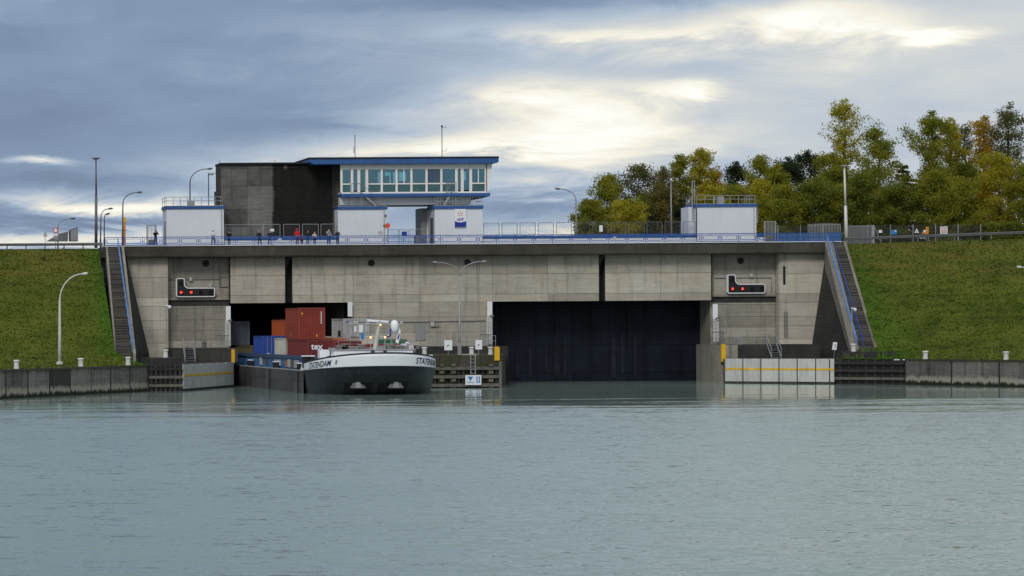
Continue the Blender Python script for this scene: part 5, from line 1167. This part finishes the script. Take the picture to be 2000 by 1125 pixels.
container('olive container low at the far left of the barge', rowx(0), -8.8, ZC-.4, 12.19, 2.3, 'c_olive', False)

# ================================================================ ROADSIDE LEFT AND RIGHT
def guardrail(label, pts, n, mat='galv'):
    g = thing('crash_barrier', label, 'guard rail', pts[0], 'roadside crash barriers'); a, c = Vector(pts[0]), Vector(pts[1]); d = c-a
    prof = [(0,-.15),(-.05,-.10),(-.05,-.04),(0,0),(-.05,.04),(-.05,.10),(0,.15)]
    m = MB().grid([[a+Vector((0,p,.58+q)) for p, q in prof], [c+Vector((0,p,.58+q)) for p, q in prof]]); m.build('beam', M[mat], g)
    for k in range(n+1): p = a.lerp(c, k/n); MB().box(p.x-.06, p.x+.06, p.y+.02, p.y+.12, p.z-.2, p.z+.66).build('post', M['galv_dark'], g)
guardrail('grey crash barrier along the road at the left', (PX(-60,1.2) and (PX(-60,1.2),1.2,14.18), (PX(200,1.2),1.2,14.18)), 7, 'galv_dark')
guardrail('grey crash barrier along the road at the right', ((PX(1650,1.0),1.0,14.22), (PX(2080,1.0),1.0,14.9)), 6, 'galv_dark')
# the bank rises slightly to the right: low grass shoulder under the right barrier
# road signs at the left
def P0(px, Y): return Vector((PX(px, Y), Y, 14.2))
a = P0(109, 3); g = thing('road_sign', 'round white road sign with red rim and plates below', 'sign', a); z = PZ(109, 450, 3)
MB().tube([a, (a.x,3,z)], .04, 6).build('post', M['galv'], g); MB().lathe((a.x,2.93,z), [(.02,0),(.30,0),(.30,.03),(.02,.03)], 20, 'Y').build('disc', M['sign_red'], g); MB().lathe((a.x,2.91,z), [(.02,0),(.20,0),(.20,.01),(.02,.01)], 20, 'Y').build('disc_face', M['sign_white'], g)
MB().box(a.x-.25, a.x+.25, 2.93, 2.96, PZ(109,460.5,3), PZ(109,457,3)).build('upper_plate', M['sign_white'], g); MB().box(a.x-.25, a.x+.25, 2.93, 2.96, PZ(109,467,3), PZ(109,461,3)).build('lower_plate', M['galv'], g)
a = P0(89, 10); g = thing('road_sign', 'grey triangular sign seen from behind at the far left', 'sign', a); z = PZ(89, 461, 10); MB().tube([a, (a.x,10,z)], .035, 6).build('post', M['galv'], g)
MB().prism([(a.x-.25,9.95,z-.05),(a.x+.25,9.95,z-.05),(a.x+.03,9.95,z+.55),(a.x-.03,9.95,z+.55)], (0,.03,0)).build('plate', M['gear_pale'], g)
# slanting grey panels (tail of a parked trailer)
for label, pts in [('long grey wedge shaped panel behind the round sign', [(92,471),(133,471),(133,452),(117,456)]), ('upright grey slatted panel with slanting top', [(137,471),(152.5,471),(152,443),(136.5,449)])]:
    q = [P(a, b_, 14) for a, b_ in pts]; g = thing('grey_panel', label, 'panel', (q[0].x,14,14.2), 'slanting grey panels'); MB().prism(q, (0,1.5,0)).build('body', M['galv_dark'], g)
    x0, x1 = q[0].x+.1, q[1].x-.05
    for k in range(5):
        t = (k+.5)/5; z1 = (q[3].z+(q[2].z-q[3].z)*t-.1) if len(q) == 4 else 15; x = x0+(x1-x0)*t
        if label.startswith('upright'): MB().box(x-.06, x+.06, 13.95, 13.99, q[0].z+.05, z1).build('rib', M['galv'], g)
a = P0(243.5, 8); g = thing('orange_post', 'orange post with yellow top beside the curved lamp', 'post', a); z1 = PZ(243, 425, 8)
MB().tube([a, (a.x,8,z1-.5)], .13, 8).build('shaft', M['orange'], g); MB().box(a.x-.2, a.x+.2, 7.85, 8.15, z1-.5, z1).build('head', M['yellow'], g); MB().box(a.x-.26, a.x+.26, 7.82, 8.18, z1-1.35, z1-1.27).build('collar', M['orange'], g)
# right: chain link fence, gates, signs
YF = 14
g = thing('chain_link_fence', 'long dark chain link fence in front of the wood', 'fence', (PX(1800,YF),YF,14.2)); zt_ = 14.2+2.45
for k in range(16):
    x = PX(1520+44*k, YF); MB().tube([(x,YF,14.2),(x,YF,zt_+.05)], .045, 6).build('post', M['galv'], g)
    if k < 15: MB().box(x+.05, PX(1520+44*(k+1),YF)-.05, YF-.005, YF+.005, 14.25, zt_).build('mesh', M['wire_mesh_dark'], g)
YG = 8
g = thing('sliding_gate', 'pale grey barred sliding gate right of the white mast', 'gate', (PX(1680,YG),YG,14.2)); x0, x1, zt_ = PX(1657,YG), PX(1702,YG), PZ(1680,441.5,YG)
for z in (14.35, zt_): MB().box(x0, x1, YG-.03, YG+.03, z-.04, z+.04).build('frame_bar', M['galv'], g)
for k in range(24): x = x0+(x1-x0)*k/23; MB().box(x-.02, x+.02, YG-.02, YG+.02, 14.4, zt_-.045).build('bar', M['galv'], g)
MB().box(x1+.02, x1+.32, YG-.15, YG+.15, 14.2, zt_+.08).build('gate_pillar', M['galv'], g)
MB().tube([(x1+.3,YG,zt_+.05),(PX(1722,YG),YG,14.5)], .04, 6).build('stay', M['galv'], g)
g = thing('bar_fence', 'grey barred fence curving behind the blue meshed railing', 'fence', (PX(1612,6),6,14.2))
for k in range(22):
    t = k/21; px = 1579+63*t; Y = 6-2*t; x = PX(px,Y); z1 = PZ(px, 438-2.5*math.sin(t*math.pi*.9), Y); MB().box(x-.03, x+.03, Y-.03, Y+.03, 14.2, z1).build('bar', M['galv'], g)
MB().tube([(PX(1579+63*k/8,6-2*k/8), 6-2*k/8, PZ(1579+63*k/8,440,6)) for k in range(9)], .035, 6).build('top_bar', M['galv'], g)
def board(label, px, py, w, h, mat, Y=13.8, tri=False):
    c = P(px, py, Y); g = thing('fence_sign', label, 'sign', c, 'signs on the right fence')
    if tri: MB().prism([(c.x-w,Y,c.z-h),(c.x+w,Y,c.z-h),(c.x,Y,c.z+h)], (0,.03,0)).build('plate', M[mat], g); MB().prism([(c.x-w*.3,Y-.006,c.z-h*.7),(c.x+w*.3,Y-.006,c.z-h*.7),(c.x,Y-.006,c.z+h*.1)], (0,.003,0)).build('mark', M['black'], g)
    else: MB().box(c.x-w, c.x+w, Y, Y+.03, c.z-h, c.z+h).build('plate', M[mat], g)
    return g, c
board('small white plate on the right fence near the gate', 1719.5, 452, .19, .15, 'sign_white')
g, c = board('light blue board on the right fence', 1746, 453.5, .32, .24, 'sign_lightblue'); MB().box(c.x+.05, c.x+.28, 13.79, 13.797, c.z+.08, c.z+.2).build('mark', M['sign_white'], g)
board('white warning triangle on the right fence', 1790.5, 450.5, .26, .24, 'sign_white', tri=True)
g, c = board('orange stepped board on the right fence', 1811, 450, .16, .38, 'orange'); MB().box(c.x-.55, c.x-.165, 13.8, 13.83, c.z-.38, c.z-.2).build('plate', M['orange'], g); MB().box(c.x-.42, c.x-.17, 13.79, 13.82, c.z-.19, c.z+.05).build('mark', M['sign_white'], g)
g, c = board('large white notice with red print on the right fence', 1843.5, 449.5, .40, .40, 'sign_white')
for k in range(5): MB().box(c.x-.33, c.x+.33, 13.79, 13.797, c.z+.28-.14*k-.03, c.z+.28-.14*k+.03).build('print_line', M['c_salmon'], g)

# ================================================================ PEOPLE
def person(label, px, Y, h, face, pose, mats, extra=None):
    """one continuous skinned body; zones coloured by clothing"""
    top, bot, hair = mats; k = h/1.75
    J = {'pel':(0,0,.95),'bel':(0,.01,1.08),'che':(0,0,1.30),'nec':(0,.0,1.47),'hd0':(0,-.02,1.56),'hd1':(0,-.03,1.66),'hd2':(0,-.01,1.735)}
    E = [('pel','bel','top'),('bel','che','top'),('che','nec','top'),('nec','hd0','skin'),('hd0','hd1','skin'),('hd1','hd2','hair')]
    rad = {'pel':.155,'bel':.14,'che':.165,'nec':.062,'hd0':.075,'hd1':.098,'hd2':.06}
    st = pose.get('stance', .11)
    for s, n in ((-1,'l'),(1,'r')):
        fx = s*st+pose.get('lean', 0)*s*0+pose.get('step', {}).get(n, 0)
        J['hip'+n] = (s*.095,0,.90); J['kne'+n] = (s*.10*.5+fx*.5, -.03, .50); J['ank'+n] = (fx, .02, .09); J['toe'+n] = (fx+s*.03, -.17, .04)
        J['sho'+n] = (s*.185,.0,1.40); el, wr = pose['arms'][0 if n == 'l' else 1]; J['elb'+n] = el; J['wri'+n] = wr
        w = Vector(wr); d = (w-Vector(el)).normalized(); J['han'+n] = tuple(w+d*.09)
        E += [('pel','hip'+n,'bot'),('hip'+n,'kne'+n,'bot'),('kne'+n,'ank'+n,'bot'),('ank'+n,'toe'+n,'shoe'),('che','sho'+n,'top'),('sho'+n,'elb'+n,'top'),('elb'+n,'wri'+n,'top'),('wri'+n,'han'+n,'skin')]
        rad.update({'hip'+n:.115,'kne'+n:.075,'ank'+n:.055,'toe'+n:.042,'sho'+n:.075,'elb'+n:.055,'wri'+n:.042,'han'+n:.034})
        side = Vector((1,0,0)) if abs(d.x) < .7 else Vector((0,0,1))
        for q, (o, L) in enumerate(((-.030,.065),(-.010,.08),(.010,.075),(.030,.06))):
            f = 'fin%s%d' % (n, q); J[f] = tuple(w+d*(.09+L*.8)+side*o+Vector((0,-.012,0))); E.append(('han'+n, f, 'skin')); rad[f] = .010
        J['thu'+n] = tuple(w+d*.09+Vector((-s*.05,-.02,0))); E.append(('wri'+n,'thu'+n,'skin')); rad['thu'+n] = .012
    names = list(J); idx = {n: i for i, n in enumerate(names)}; tw_ = pose.get('bend', 0)
    def tf(p):
        x, y, z = p; 
        if z > 1.0: y -= (z-1.0)*tw_; x += (z-1.0)*pose.get('lean', 0)
        return (x*k, y*k, z*k)
    co = [tf(J[n]) for n in names]
    me = bpy.data.meshes.new('p'); me.from_pydata(co, [(idx[a], idx[c]) for a, c, _ in E], [])
    o = bpy.data.objects.new('p', me); C.objects.link(o); md = o.modifiers.new('skin', 'SKIN'); md.use_smooth_shade = True
    for i, n in enumerate(names):
        sv = me.skin_vertices[0].data[i]; sv.radius = (rad[n]*k, rad[n]*k*(.72 if n in ('pel','bel','che') else 1)); sv.use_root = (n == 'pel')
    ss = o.modifiers.new('sub', 'SUBSURF'); ss.levels = 1; ss.render_levels = 1
    dg = bpy.context.evaluated_depsgraph_get(); dg.update(); nm = bpy.data.meshes.new_from_object(o.evaluated_get(dg))
    bpy.data.objects.remove(o); bpy.data.meshes.remove(me); nm.name = 'body'
    zone = {'top':0,'bot':1,'skin':2,'hair':3,'shoe':4}
    nm.materials.clear()
    for m in (top, bot, 'skin', hair, 'black'): nm.materials.append(M[m])
    A = np.array([co[idx[a]] for a, _, _ in E]); B = np.array([co[idx[c]] for _, c, _ in E]); D = B-A; L2 = (D**2).sum(1)
    for p in nm.polygons:
        c = np.array(p.center); t = np.clip(((c-A)*D).sum(1)/L2, 0, 1); dd = ((A+D*t[:,None]-c)**2).sum(1); z = zone[E[int(dd.argmin())][2]]
        if z == 2 and c[2] > 1.53*k and (c[1] > -.01*k or c[2] > 1.69*k): z = 3
        p.material_index = z
    a = Vector((PX(px, Y), Y, ZD+.01)); g = thing('person', label, 'person', a, 'onlookers on the deck'); g.rotation_euler = (0,0,R(face))
    bo = bpy.data.objects.new('body', nm); C.objects.link(bo); bo.parent = g
    def child(name, mb, mat):
        m_ = mb.mesh(name, (0,0,0), True); m_.materials.append(M[mat]); oo = bpy.data.objects.new(name, m_); C.objects.link(oo); oo.parent = g; return oo
    hd = Vector(tf((0,-.03,1.65)))
    child('nose', MB().tube([hd+Vector((0,-.09*k,-.01)), hd+Vector((0,-.125*k,-.025*k))], [.012*k,.016*k], 6), 'skin')
    for s in (-1, 1): child('ear', MB().lathe(hd+Vector((s*.098*k,.01,0)), [(.005,-.03*k),(.018*k,0),(.005,.03*k)], 6), 'skin')
    for s in (-1, 1): child('eye', MB().lathe(hd+Vector((s*.035*k,-.093*k,.015*k)), [(.003,-.008),(.010*k,0),(.003,.008)], 6), 'black')
    child('mouth', MB().box(hd.x-.022*k, hd.x+.022*k, hd.y-.098*k, hd.y-.085*k, hd.z-.055*k, hd.z-.045*k), 'c_salmon')
    if extra: extra(g, child, tf, k)
    return g
down = [((-.27,.02,1.13),(-.26,-.10,.90)),((.27,.02,1.13),(.26,-.10,.90))]
rest = [((-.27,-.05,1.14),(-.16,-.34,1.03)),((.27,-.05,1.14),(.16,-.34,1.03))]       # forearms on the rail
photo = [((-.30,-.14,1.22),(-.08,-.27,1.50)),((.30,-.14,1.22),(.08,-.27,1.50))]      # camera at the face
hold = [((-.27,-.04,1.14),(-.08,-.30,1.16)),((.27,-.04,1.14),(.10,-.30,1.14))]
def cap(mat, r=.115, hood=False):
    def f(g, child, tf, k):
        h = Vector(tf((0,-.015,1.665)))
        child('cap' if not hood else 'hood', MB().lathe(h, [(r*1.0*k,-.11*k if hood else -.005),(r*1.08*k,.02*k),(r*.9*k,.075*k),(r*.4*k,.115*k),(.01,.12*k)], 12), mat)
    return f
def camera_box(g, child, tf, k): h = Vector(tf((0,-.27,1.58))); child('camera', MB().box(h.x-.07, h.x+.07, h.y-.03, h.y+.06, h.z-.05, h.z+.05).lathe((h.x,h.y-.03,h.z), [(.035,-.08),(.035,0)], 8, 'Y'), 'black')
def coat(mat, z0, r0, r1):
    def f(g, child, tf, k): child('coat', MB().lathe((0,0,0), [(r1*k,z0*k),(r0*k,1.0*k),(r0*k*.97,1.2*k)], 14), mat)
    return f
def both(*fs):
    def f(*a):
        for q in fs: q(*a)
    return f
YPp = -.85
person('person in black jacket and jeans holding a camera at the gate', 304.5, YPp, 1.72, 15, {'arms':photo,'stance':.16}, ('blackcloth','jeans','hair_dark'), camera_box)
person('person in white shirt and white helmet before the left white hut', 417, YPp, 1.72, -10, {'arms':hold,'stance':.17}, ('whitecloth','workblue','hair_dark'), cap('sign_white', .13))
person('person in black jacket stooping beside the left white hut', 448, YPp, 1.55, 0, {'arms':photo,'stance':.10,'bend':.12}, ('blackcloth','navy','hair_dark'))
person('person in dark coat with pale hair, legs apart', 507, YPp, 1.62, 5, {'arms':down,'stance':.13,'lean':-.10,'step':{'l':.04,'r':.10}}, ('navy','navy','hair_grey'))
person('person in navy clothes under a white board', 528, YPp, 1.60, -10, {'arms':down,'stance':.12,'step':{'l':-.08}}, ('navy','jeans','hair_grey'))
person('person in red hooded jacket', 581, YPp, 1.75, 0, {'arms':rest,'stance':.09}, ('redcloth','wine','redcloth'), cap('redcloth', .125, True))
person('small child in a wine red coat beside the red jacket', 590, YPp-.1, 1.15, 0, {'arms':rest,'stance':.08}, ('wine','wine','hair_dark'), coat('wine', .62, .19, .26))
person('person in black top leaning on the railing', 601.5, YPp, 1.58, 0, {'arms':rest,'stance':.09,'bend':.15}, ('blackcloth','jeans','hair_dark'))
person('child with pale yellow top and blond hair', 615, YPp-.1, 1.42, 10, {'arms':rest,'stance':.09}, ('paleyellow','navy','paleyellow'))
person('person in pale grey jacket and jeans with raised hand', 642.5, YPp, 1.75, 20, {'arms':[((-.30,-.10,1.18),(-.10,-.20,1.48)),((.28,-.02,1.13),(.20,-.22,1.0))],'stance':.17}, ('greycloth','jeans','hair_dark'))
person('person in dark jacket and jeans before the control building', 660, YPp, 1.62, -5, {'arms':rest,'stance':.10}, ('navy','jeans','hair_grey'))
c = P(531.5, 449.5, 1.28); tag(MB().box(c.x-.20, c.x+.20, 1.25, 1.28, c.z-.14, c.z+.14).build('notice', M['sign_white'], None), 'small white board on the mesh fence above an onlooker', 'sign')

# ================================================================ TREES
def leaf_mesh(pts, size, name, up=.35):
    """small folded leaf sprays at pts"""
    n = len(pts); d = rng.normal(size=(n,3)); d /= np.linalg.norm(d, axis=1)[:,None]; e = rng.normal(size=(n,3)); e -= d*(e*d).sum(1)[:,None]; e /= np.linalg.norm(e, axis=1)[:,None]
    s = size*rng.uniform(.55, 1.35, n)[:,None]; q = np.stack([pts-d*s*.5, pts+e*s*.32, pts+d*s*.6, pts-e*s*.32], 1).reshape(-1,3)
    me = bpy.data.meshes.new(name); me.vertices.add(4*n); me.vertices.foreach_set('co', q.ravel().astype(np.float32)); me.loops.add(4*n); me.loops.foreach_set('vertex_index', np.arange(4*n, dtype=np.int32))
    me.polygons.add(n); me.polygons.foreach_set('loop_start', np.arange(0, 4*n, 4, dtype=np.int32)); me.polygons.foreach_set('loop_total', np.full(n, 4, dtype=np.int32)); me.update(); return me
def ball(n):
    v = rng.normal(size=(n,3)); v /= np.linalg.norm(v, axis=1)[:,None]; return v*rng.uniform(0,1,n)[:,None]**.5
def tree(label, px, pyt, Y, wpx, leaf, kind='round', dens=1., bare=.25, bark='bark', base_px=None, low=.12, leafs=.20):
    d = DC+Y; x = PX(px, Y, 400); zb = 14.2; H = PZ(px, pyt, Y)-zb; W = wpx*d/F/2; x0 = PX(base_px, Y, 460) if base_px else x
    g = thing('tree', label, 'tree', (x0,Y,zb), 'trees behind the lock'); m = MB(); ends = []
    if kind == 'pine':
        m.tube([(x0,Y,zb-.2),(x0+(x-x0)*.5,Y,zb+H*.5),(x,Y,zb+H*.97)], [.22,.15,.03], 7)
        nl = int(H/.55)
        for i in range(nl):
            t = low+(1-low)*i/nl; r = W*(1-t)**.62*(.6+.6*random.random())+.12
            for k in range(7):
                a = random.uniform(0, 6.28); rr = r*random.uniform(.75,1.1); c0 = Vector((x0+(x-x0)*t,Y,zb+H*t)); tip = c0+Vector((math.cos(a)*rr, math.sin(a)*rr*.9, -rr*.18+random.uniform(-.1,.2)))
                if k < 4: m.tube([c0, tip], [.04,.012], 4)
                for q in np.linspace(.25,1,5): ends.append((c0.lerp(tip,q), .10+.14*q*min(1, r)))
        per = int(17*dens)
    else:
        trunk = [Vector((x0,Y,zb-.3))]; nseg = 7
        for i in range(1, nseg+1):
            t = i/nseg; trunk.append(Vector((x0+(x-x0)*t+random.uniform(-1,1)*W*.10*t, Y+random.uniform(-1,1)*W*.10, zb+H*.93*t)))
        m.tube(trunk, [max(.02, .028*H*(1-i/nseg*.95)) for i in range(nseg+1)], 7)
        nb = int(11+H*.75)
        for i in range(nb):
            t = bare+(1-bare)*(i+.5)/nb; f = t*nseg; j = min(nseg-1, int(f)); c0 = trunk[j].lerp(trunk[j+1], f-j)
            u = (t-bare)/(1-bare)
            prof = {'round': math.sin(math.pi*min(1, .12+.88*u))**.6, 'poplar': (.45+.55*math.sin(math.pi*min(1,.1+.85*u))), 'vase': (.35+.75*u) if u < .75 else (.35+.75*.75)*(1-u)/.25*1.1+.1}[kind]
            a = i*2.4+random.uniform(-.4,.4); r = W*prof*random.uniform(.65,1.15); rise = r*random.uniform(.35,.95)
            mid = c0+Vector((math.cos(a)*r*.5, math.sin(a)*r*.5, rise*.35)); tip = c0+Vector((math.cos(a)*r, math.sin(a)*r, rise))
            m.tube([c0, mid, tip], [.045+.006*H*(1-t), .035, .012], 5); 
            for q in range(6):
                s = random.uniform(.3,1); b0 = c0.lerp(mid, s*2) if s < .5 else mid.lerp(tip, s*2-1); tw = b0+Vector((random.gauss(0,.42), random.gauss(0,.42), random.gauss(.12,.36)))*(.45+W*.22)
                m.tube([b0, tw], [.018,.007], 3); ends.append((tw, .36+W*.10)); ends.append((b0.lerp(tw,.5), .34+W*.09))
        for q in range(6): ends.append((trunk[-1]+Vector((random.gauss(0,.2),random.gauss(0,.2),random.uniform(-.6,H*.07))), .3))
        per = int(62*dens)
    m.build('trunk', M[bark], g)
    cen = np.array([e for e, _ in ends]); sp = np.array([s for _, s in ends]); pts = np.repeat(cen, per, 0)+ball(len(ends)*per)*np.repeat(sp, per)[:,None]*np.array([1.55,1.55,1.05])
    keep = pts[:,2] > zb+.1; pts = pts[keep]
    me = leaf_mesh(pts-np.array([x0,Y,zb]), leafs, 'crown'); me.materials.append(M[leaf]); o = bpy.data.objects.new('crown', me); C.objects.link(o); o.parent = g
    return g
T = tree
T('leftmost low olive tree at the edge of the wood', 1147, 392, 30, 55, 'leaf_olive', low=0, bare=.05)
T('yellow green pointed tree second from the left of the wood', 1186, 341, 34, 66, 'leaf_olive', 'round', 1.1, .08)
T('low yellowish bush tree under the pointed one', 1222, 395, 27, 80, 'leaf_yellow', 'round', .9, .05)
T('light green loose crowned tree at the left of the wood', 1250, 321, 36, 82, 'leaf_grey', 'round', .8, .12)
T('sparse greyish tree left of the flagpole', 1296, 328, 38, 66, 'leaf_brown', 'round', .5, .15)
T('slim green tipped tree behind the flagpole', 1328, 300, 40, 42, 'leaf_olive', 'poplar', .7, .2)
T('slim yellow brown tree, the tallest left of the right hut', 1368, 289, 40, 52, 'leaf_yellow', 'poplar', .75, .25)
T('small orange tinged tree above the right hut', 1398, 327, 42, 42, 'leaf_orange', 'poplar', .5, .2)
T('dark low conifer behind the parapet fence', 1272, 415, 22, 46, 'needle', 'pine', 1.2)
T('dark conifer left of the right hut', 1330, 385, 24, 70, 'needle', 'pine', 1.3)
T('brownish bush tree left of the right hut', 1298, 370, 30, 80, 'leaf_brown', 'round', 1., .05)
T('yellow bushy tree peeping over the right hut', 1388, 362, 30, 64, 'leaf_yellow', 'round', 1., .05)
T('olive tree right behind the right hut', 1430, 365, 32, 84, 'leaf_olive', 'round', 1.1, .05)
T('dark evergreen above the right hut', 1440, 316, 50, 70, 'needle', 'round', .9, .1)
T('loose olive tree above the right end of the hut', 1482, 303, 46, 66, 'leaf_olive', 'round', .8, .15)
T('bright yellow green young tree right of the hut', 1486, 350, 33, 58, 'leaf_yellow', 'round', 1., .1)
T('slim yellow green tree before the dark pines', 1518, 322, 38, 44, 'leaf_olive', 'poplar', .9, .1)
T('large dark evergreen in the middle of the wood', 1543, 308, 52, 84, 'needle', 'round', 1., .1)
T('second large dark evergreen beside the tall pale tree', 1582, 294, 54, 96, 'needle', 'round', 1., .1)
T('broad green tree behind the blue meshed railing', 1590, 352, 28, 96, 'leaf_green', 'round', 1.2, .05)
T('brown olive tree under the tall pale tree', 1626, 300, 36, 84, 'leaf_olive', 'round', 1., .1)
T('very tall pale yellow tree rising above the white mast', 1652, 192, 40, 84, 'leaf_yellow', 'vase', .55, .38)
T('broad olive green tree right of the white mast', 1716, 250, 34, 108, 'leaf_olive', 'round', 1.1, .12, 'bark_pale', 1724)
T('green bushy tree below the white mast top', 1678, 345, 26, 96, 'leaf_green', 'round', 1.2, .05)
T('dark green tree in the gap right of the white mast', 1765, 318, 44, 84, 'needle', 'pine', 1.3)
T('low olive bush tree behind the blue fence board', 1752, 362, 28, 90, 'leaf_green', 'round', 1.2, .05)
T('tall forked yellow green tree above the fence signs', 1822, 218, 36, 96, 'leaf_olive', 'vase', .95, .32)
T('second tall yellow green tree beside the forked one', 1856, 232, 40, 70, 'leaf_yellow', 'vase', .7, .3)
T('green bushy tree behind the fence signs', 1822, 338, 26, 100, 'leaf_olive', 'round', 1.2, .08)
T('sparse grey twiggy tree left of the orange tree', 1886, 238, 44, 44, 'leaf_grey', 'poplar', .35, .3)
T('bright orange autumn tree', 1923, 226, 40, 58, 'leaf_orange', 'poplar', .65, .3)
T('dark green tree below the sparse twiggy one', 1886, 320, 34, 90, 'leaf_green', 'round', 1.2, .08)
T('tall sparse grey green tree at the right edge', 1972, 203, 38, 84, 'leaf_grey', 'round', .6, .35)
T('yellow green tree low at the right edge', 1950, 300, 30, 100, 'leaf_yellow', 'round', 1., .12)
T('olive tree cut off by the right picture edge', 2010, 325, 28, 100, 'leaf_olive', 'round', 1.1, .08)
T('low yellow green bush tree behind the blue fence board', 1735, 372, 30, 90, 'leaf_yellow', 'round', 1., .03)
T('round olive bush tree below the tall forked tree', 1868, 352, 28, 96, 'leaf_olive', 'round', 1.1, .03)
T('green bush tree between the dark evergreens and white mast', 1640, 360, 27, 90, 'leaf_olive', 'round', 1.1, .03)
T('olive bush tree right beside the right hut', 1528, 362, 28, 90, 'leaf_olive', 'round', 1.1, .03)
T('low green bush tree behind the long parapet fence', 1262, 388, 33, 86, 'leaf_green', 'round', 1.1, .03)
T('dark pine far behind the orange tree', 1925, 330, 56, 110, 'needle', 'pine', 1.5)
T('dark pine far behind the fence signs', 1790, 345, 56, 110, 'needle', 'pine', 1.5)
T('dark pine far behind the white mast', 1690, 340, 58, 110, 'needle', 'pine', 1.5)
T('dark pine far behind the hut railing', 1490, 345, 58, 110, 'needle', 'pine', 1.4)
n = 26000; q = rng.uniform(size=(n,3)); xx = PX(1135,48)+q[:,0]*(PX(2060,48)-PX(1135,48)); hh = 2.6+1.6*np.sin(xx*.8)+1.2*np.sin(xx*.27+1)+.8*np.sin(xx*2.1)
me = leaf_mesh(np.stack([xx, 46+q[:,1]*6, 14.2+q[:,2]**.8*np.maximum(hh+1.2, 1.5)], 1), .34, 'undergrowth'); me.materials.append(M['leaf_green']); o = bpy.data.objects.new('undergrowth', me); C.objects.link(o); tag(o, 'dark undergrowth filling the wood behind the lock', 'undergrowth', kind='stuff')
# hedge at the right edge
hx0, hx1 = PX(1926, 12), PX(2050, 12); n = 9000; q = rng.uniform(size=(n,3)); f = rng.integers(0, 3, n)
q[f == 0, 1] = rng.uniform(-.03,.05,(f == 0).sum()); q[f == 1, 2] = 1+rng.normal(0,.03,(f == 1).sum()); pts = np.stack([hx0+q[:,0]*(hx1-hx0), 11.5+q[:,1]*1.6, 14.2+q[:,2]*2.35+.15*np.sin(q[:,0]*19)], 1)
g = thing('clipped_hedge', 'dark clipped hedge at the right end of the fence', 'hedge', (hx0,12,14.2)); me = leaf_mesh(pts-np.array([hx0,12,14.2]), .22, 'foliage'); me.materials.append(M['leaf_green']); o = bpy.data.objects.new('foliage', me); C.objects.link(o); o.parent = g
MB().box(hx0+.1, hx1, 11.65, 13, 14.2, 16.35).build('inner_twigs', M['needle'], g)

# ================================================================ GRASS TUFTS
def tufts(name, rows, n, mat, h, reach):
    A = np.array([[tuple(v) for v in r] for r in rows]); U, V = A.shape[:2]
    u = rng.uniform(0, reach, n)*(U-1); v = rng.uniform(0, 1, n)*(V-1); i = np.minimum(u.astype(int), U-2); j = np.minimum(v.astype(int), V-2); fu = (u-i)[:,None]; fv = (v-j)[:,None]
    p = A[i,j]*(1-fu)*(1-fv)+A[i+1,j]*fu*(1-fv)+A[i,j+1]*(1-fu)*fv+A[i+1,j+1]*fu*fv
    clump = np.sin(p[:,0]*.7+p[:,2]*.9)*np.sin(p[:,0]*1.9-p[:,1]*1.3)*.5+.5; hh = h*(.4+1.1*clump*rng.uniform(.3,1,n))*np.where(v < 9, 1.6+6.0*(rng.random(n) < .10)*(clump > .45), 1.)
    a = rng.uniform(0, 6.28, n); w = np.stack([np.cos(a), np.sin(a)*.4, 0*a], 1)*(.05+.05*rng.random(n))[:,None]; tip = p+np.stack([rng.normal(0,.12,n), rng.normal(-.08,.08,n), hh], 1)
    q = np.stack([p-w, p+w, tip], 1).reshape(-1,3); me = bpy.data.meshes.new(name); me.vertices.add(3*n); me.vertices.foreach_set('co', q.ravel().astype(np.float32)); me.loops.add(3*n); me.loops.foreach_set('vertex_index', np.arange(3*n, dtype=np.int32)); me.polygons.add(n); me.polygons.foreach_set('loop_start', np.arange(0,3*n,3,dtype=np.int32)); me.polygons.foreach_set('loop_total', np.full(n,3,dtype=np.int32)); me.update(); me.materials.append(M[mat])
    o = bpy.data.objects.new(name, me); C.objects.link(o); return o
tag(tufts('grass', rows_l, 40000, 'blade_left', .10, .42), 'rough green grass on the left bank', 'grass', kind='stuff')
tag(tufts('grass', rows_r, 40000, 'blade_right', .10, .5), 'rough green grass on the right bank', 'grass', kind='stuff')
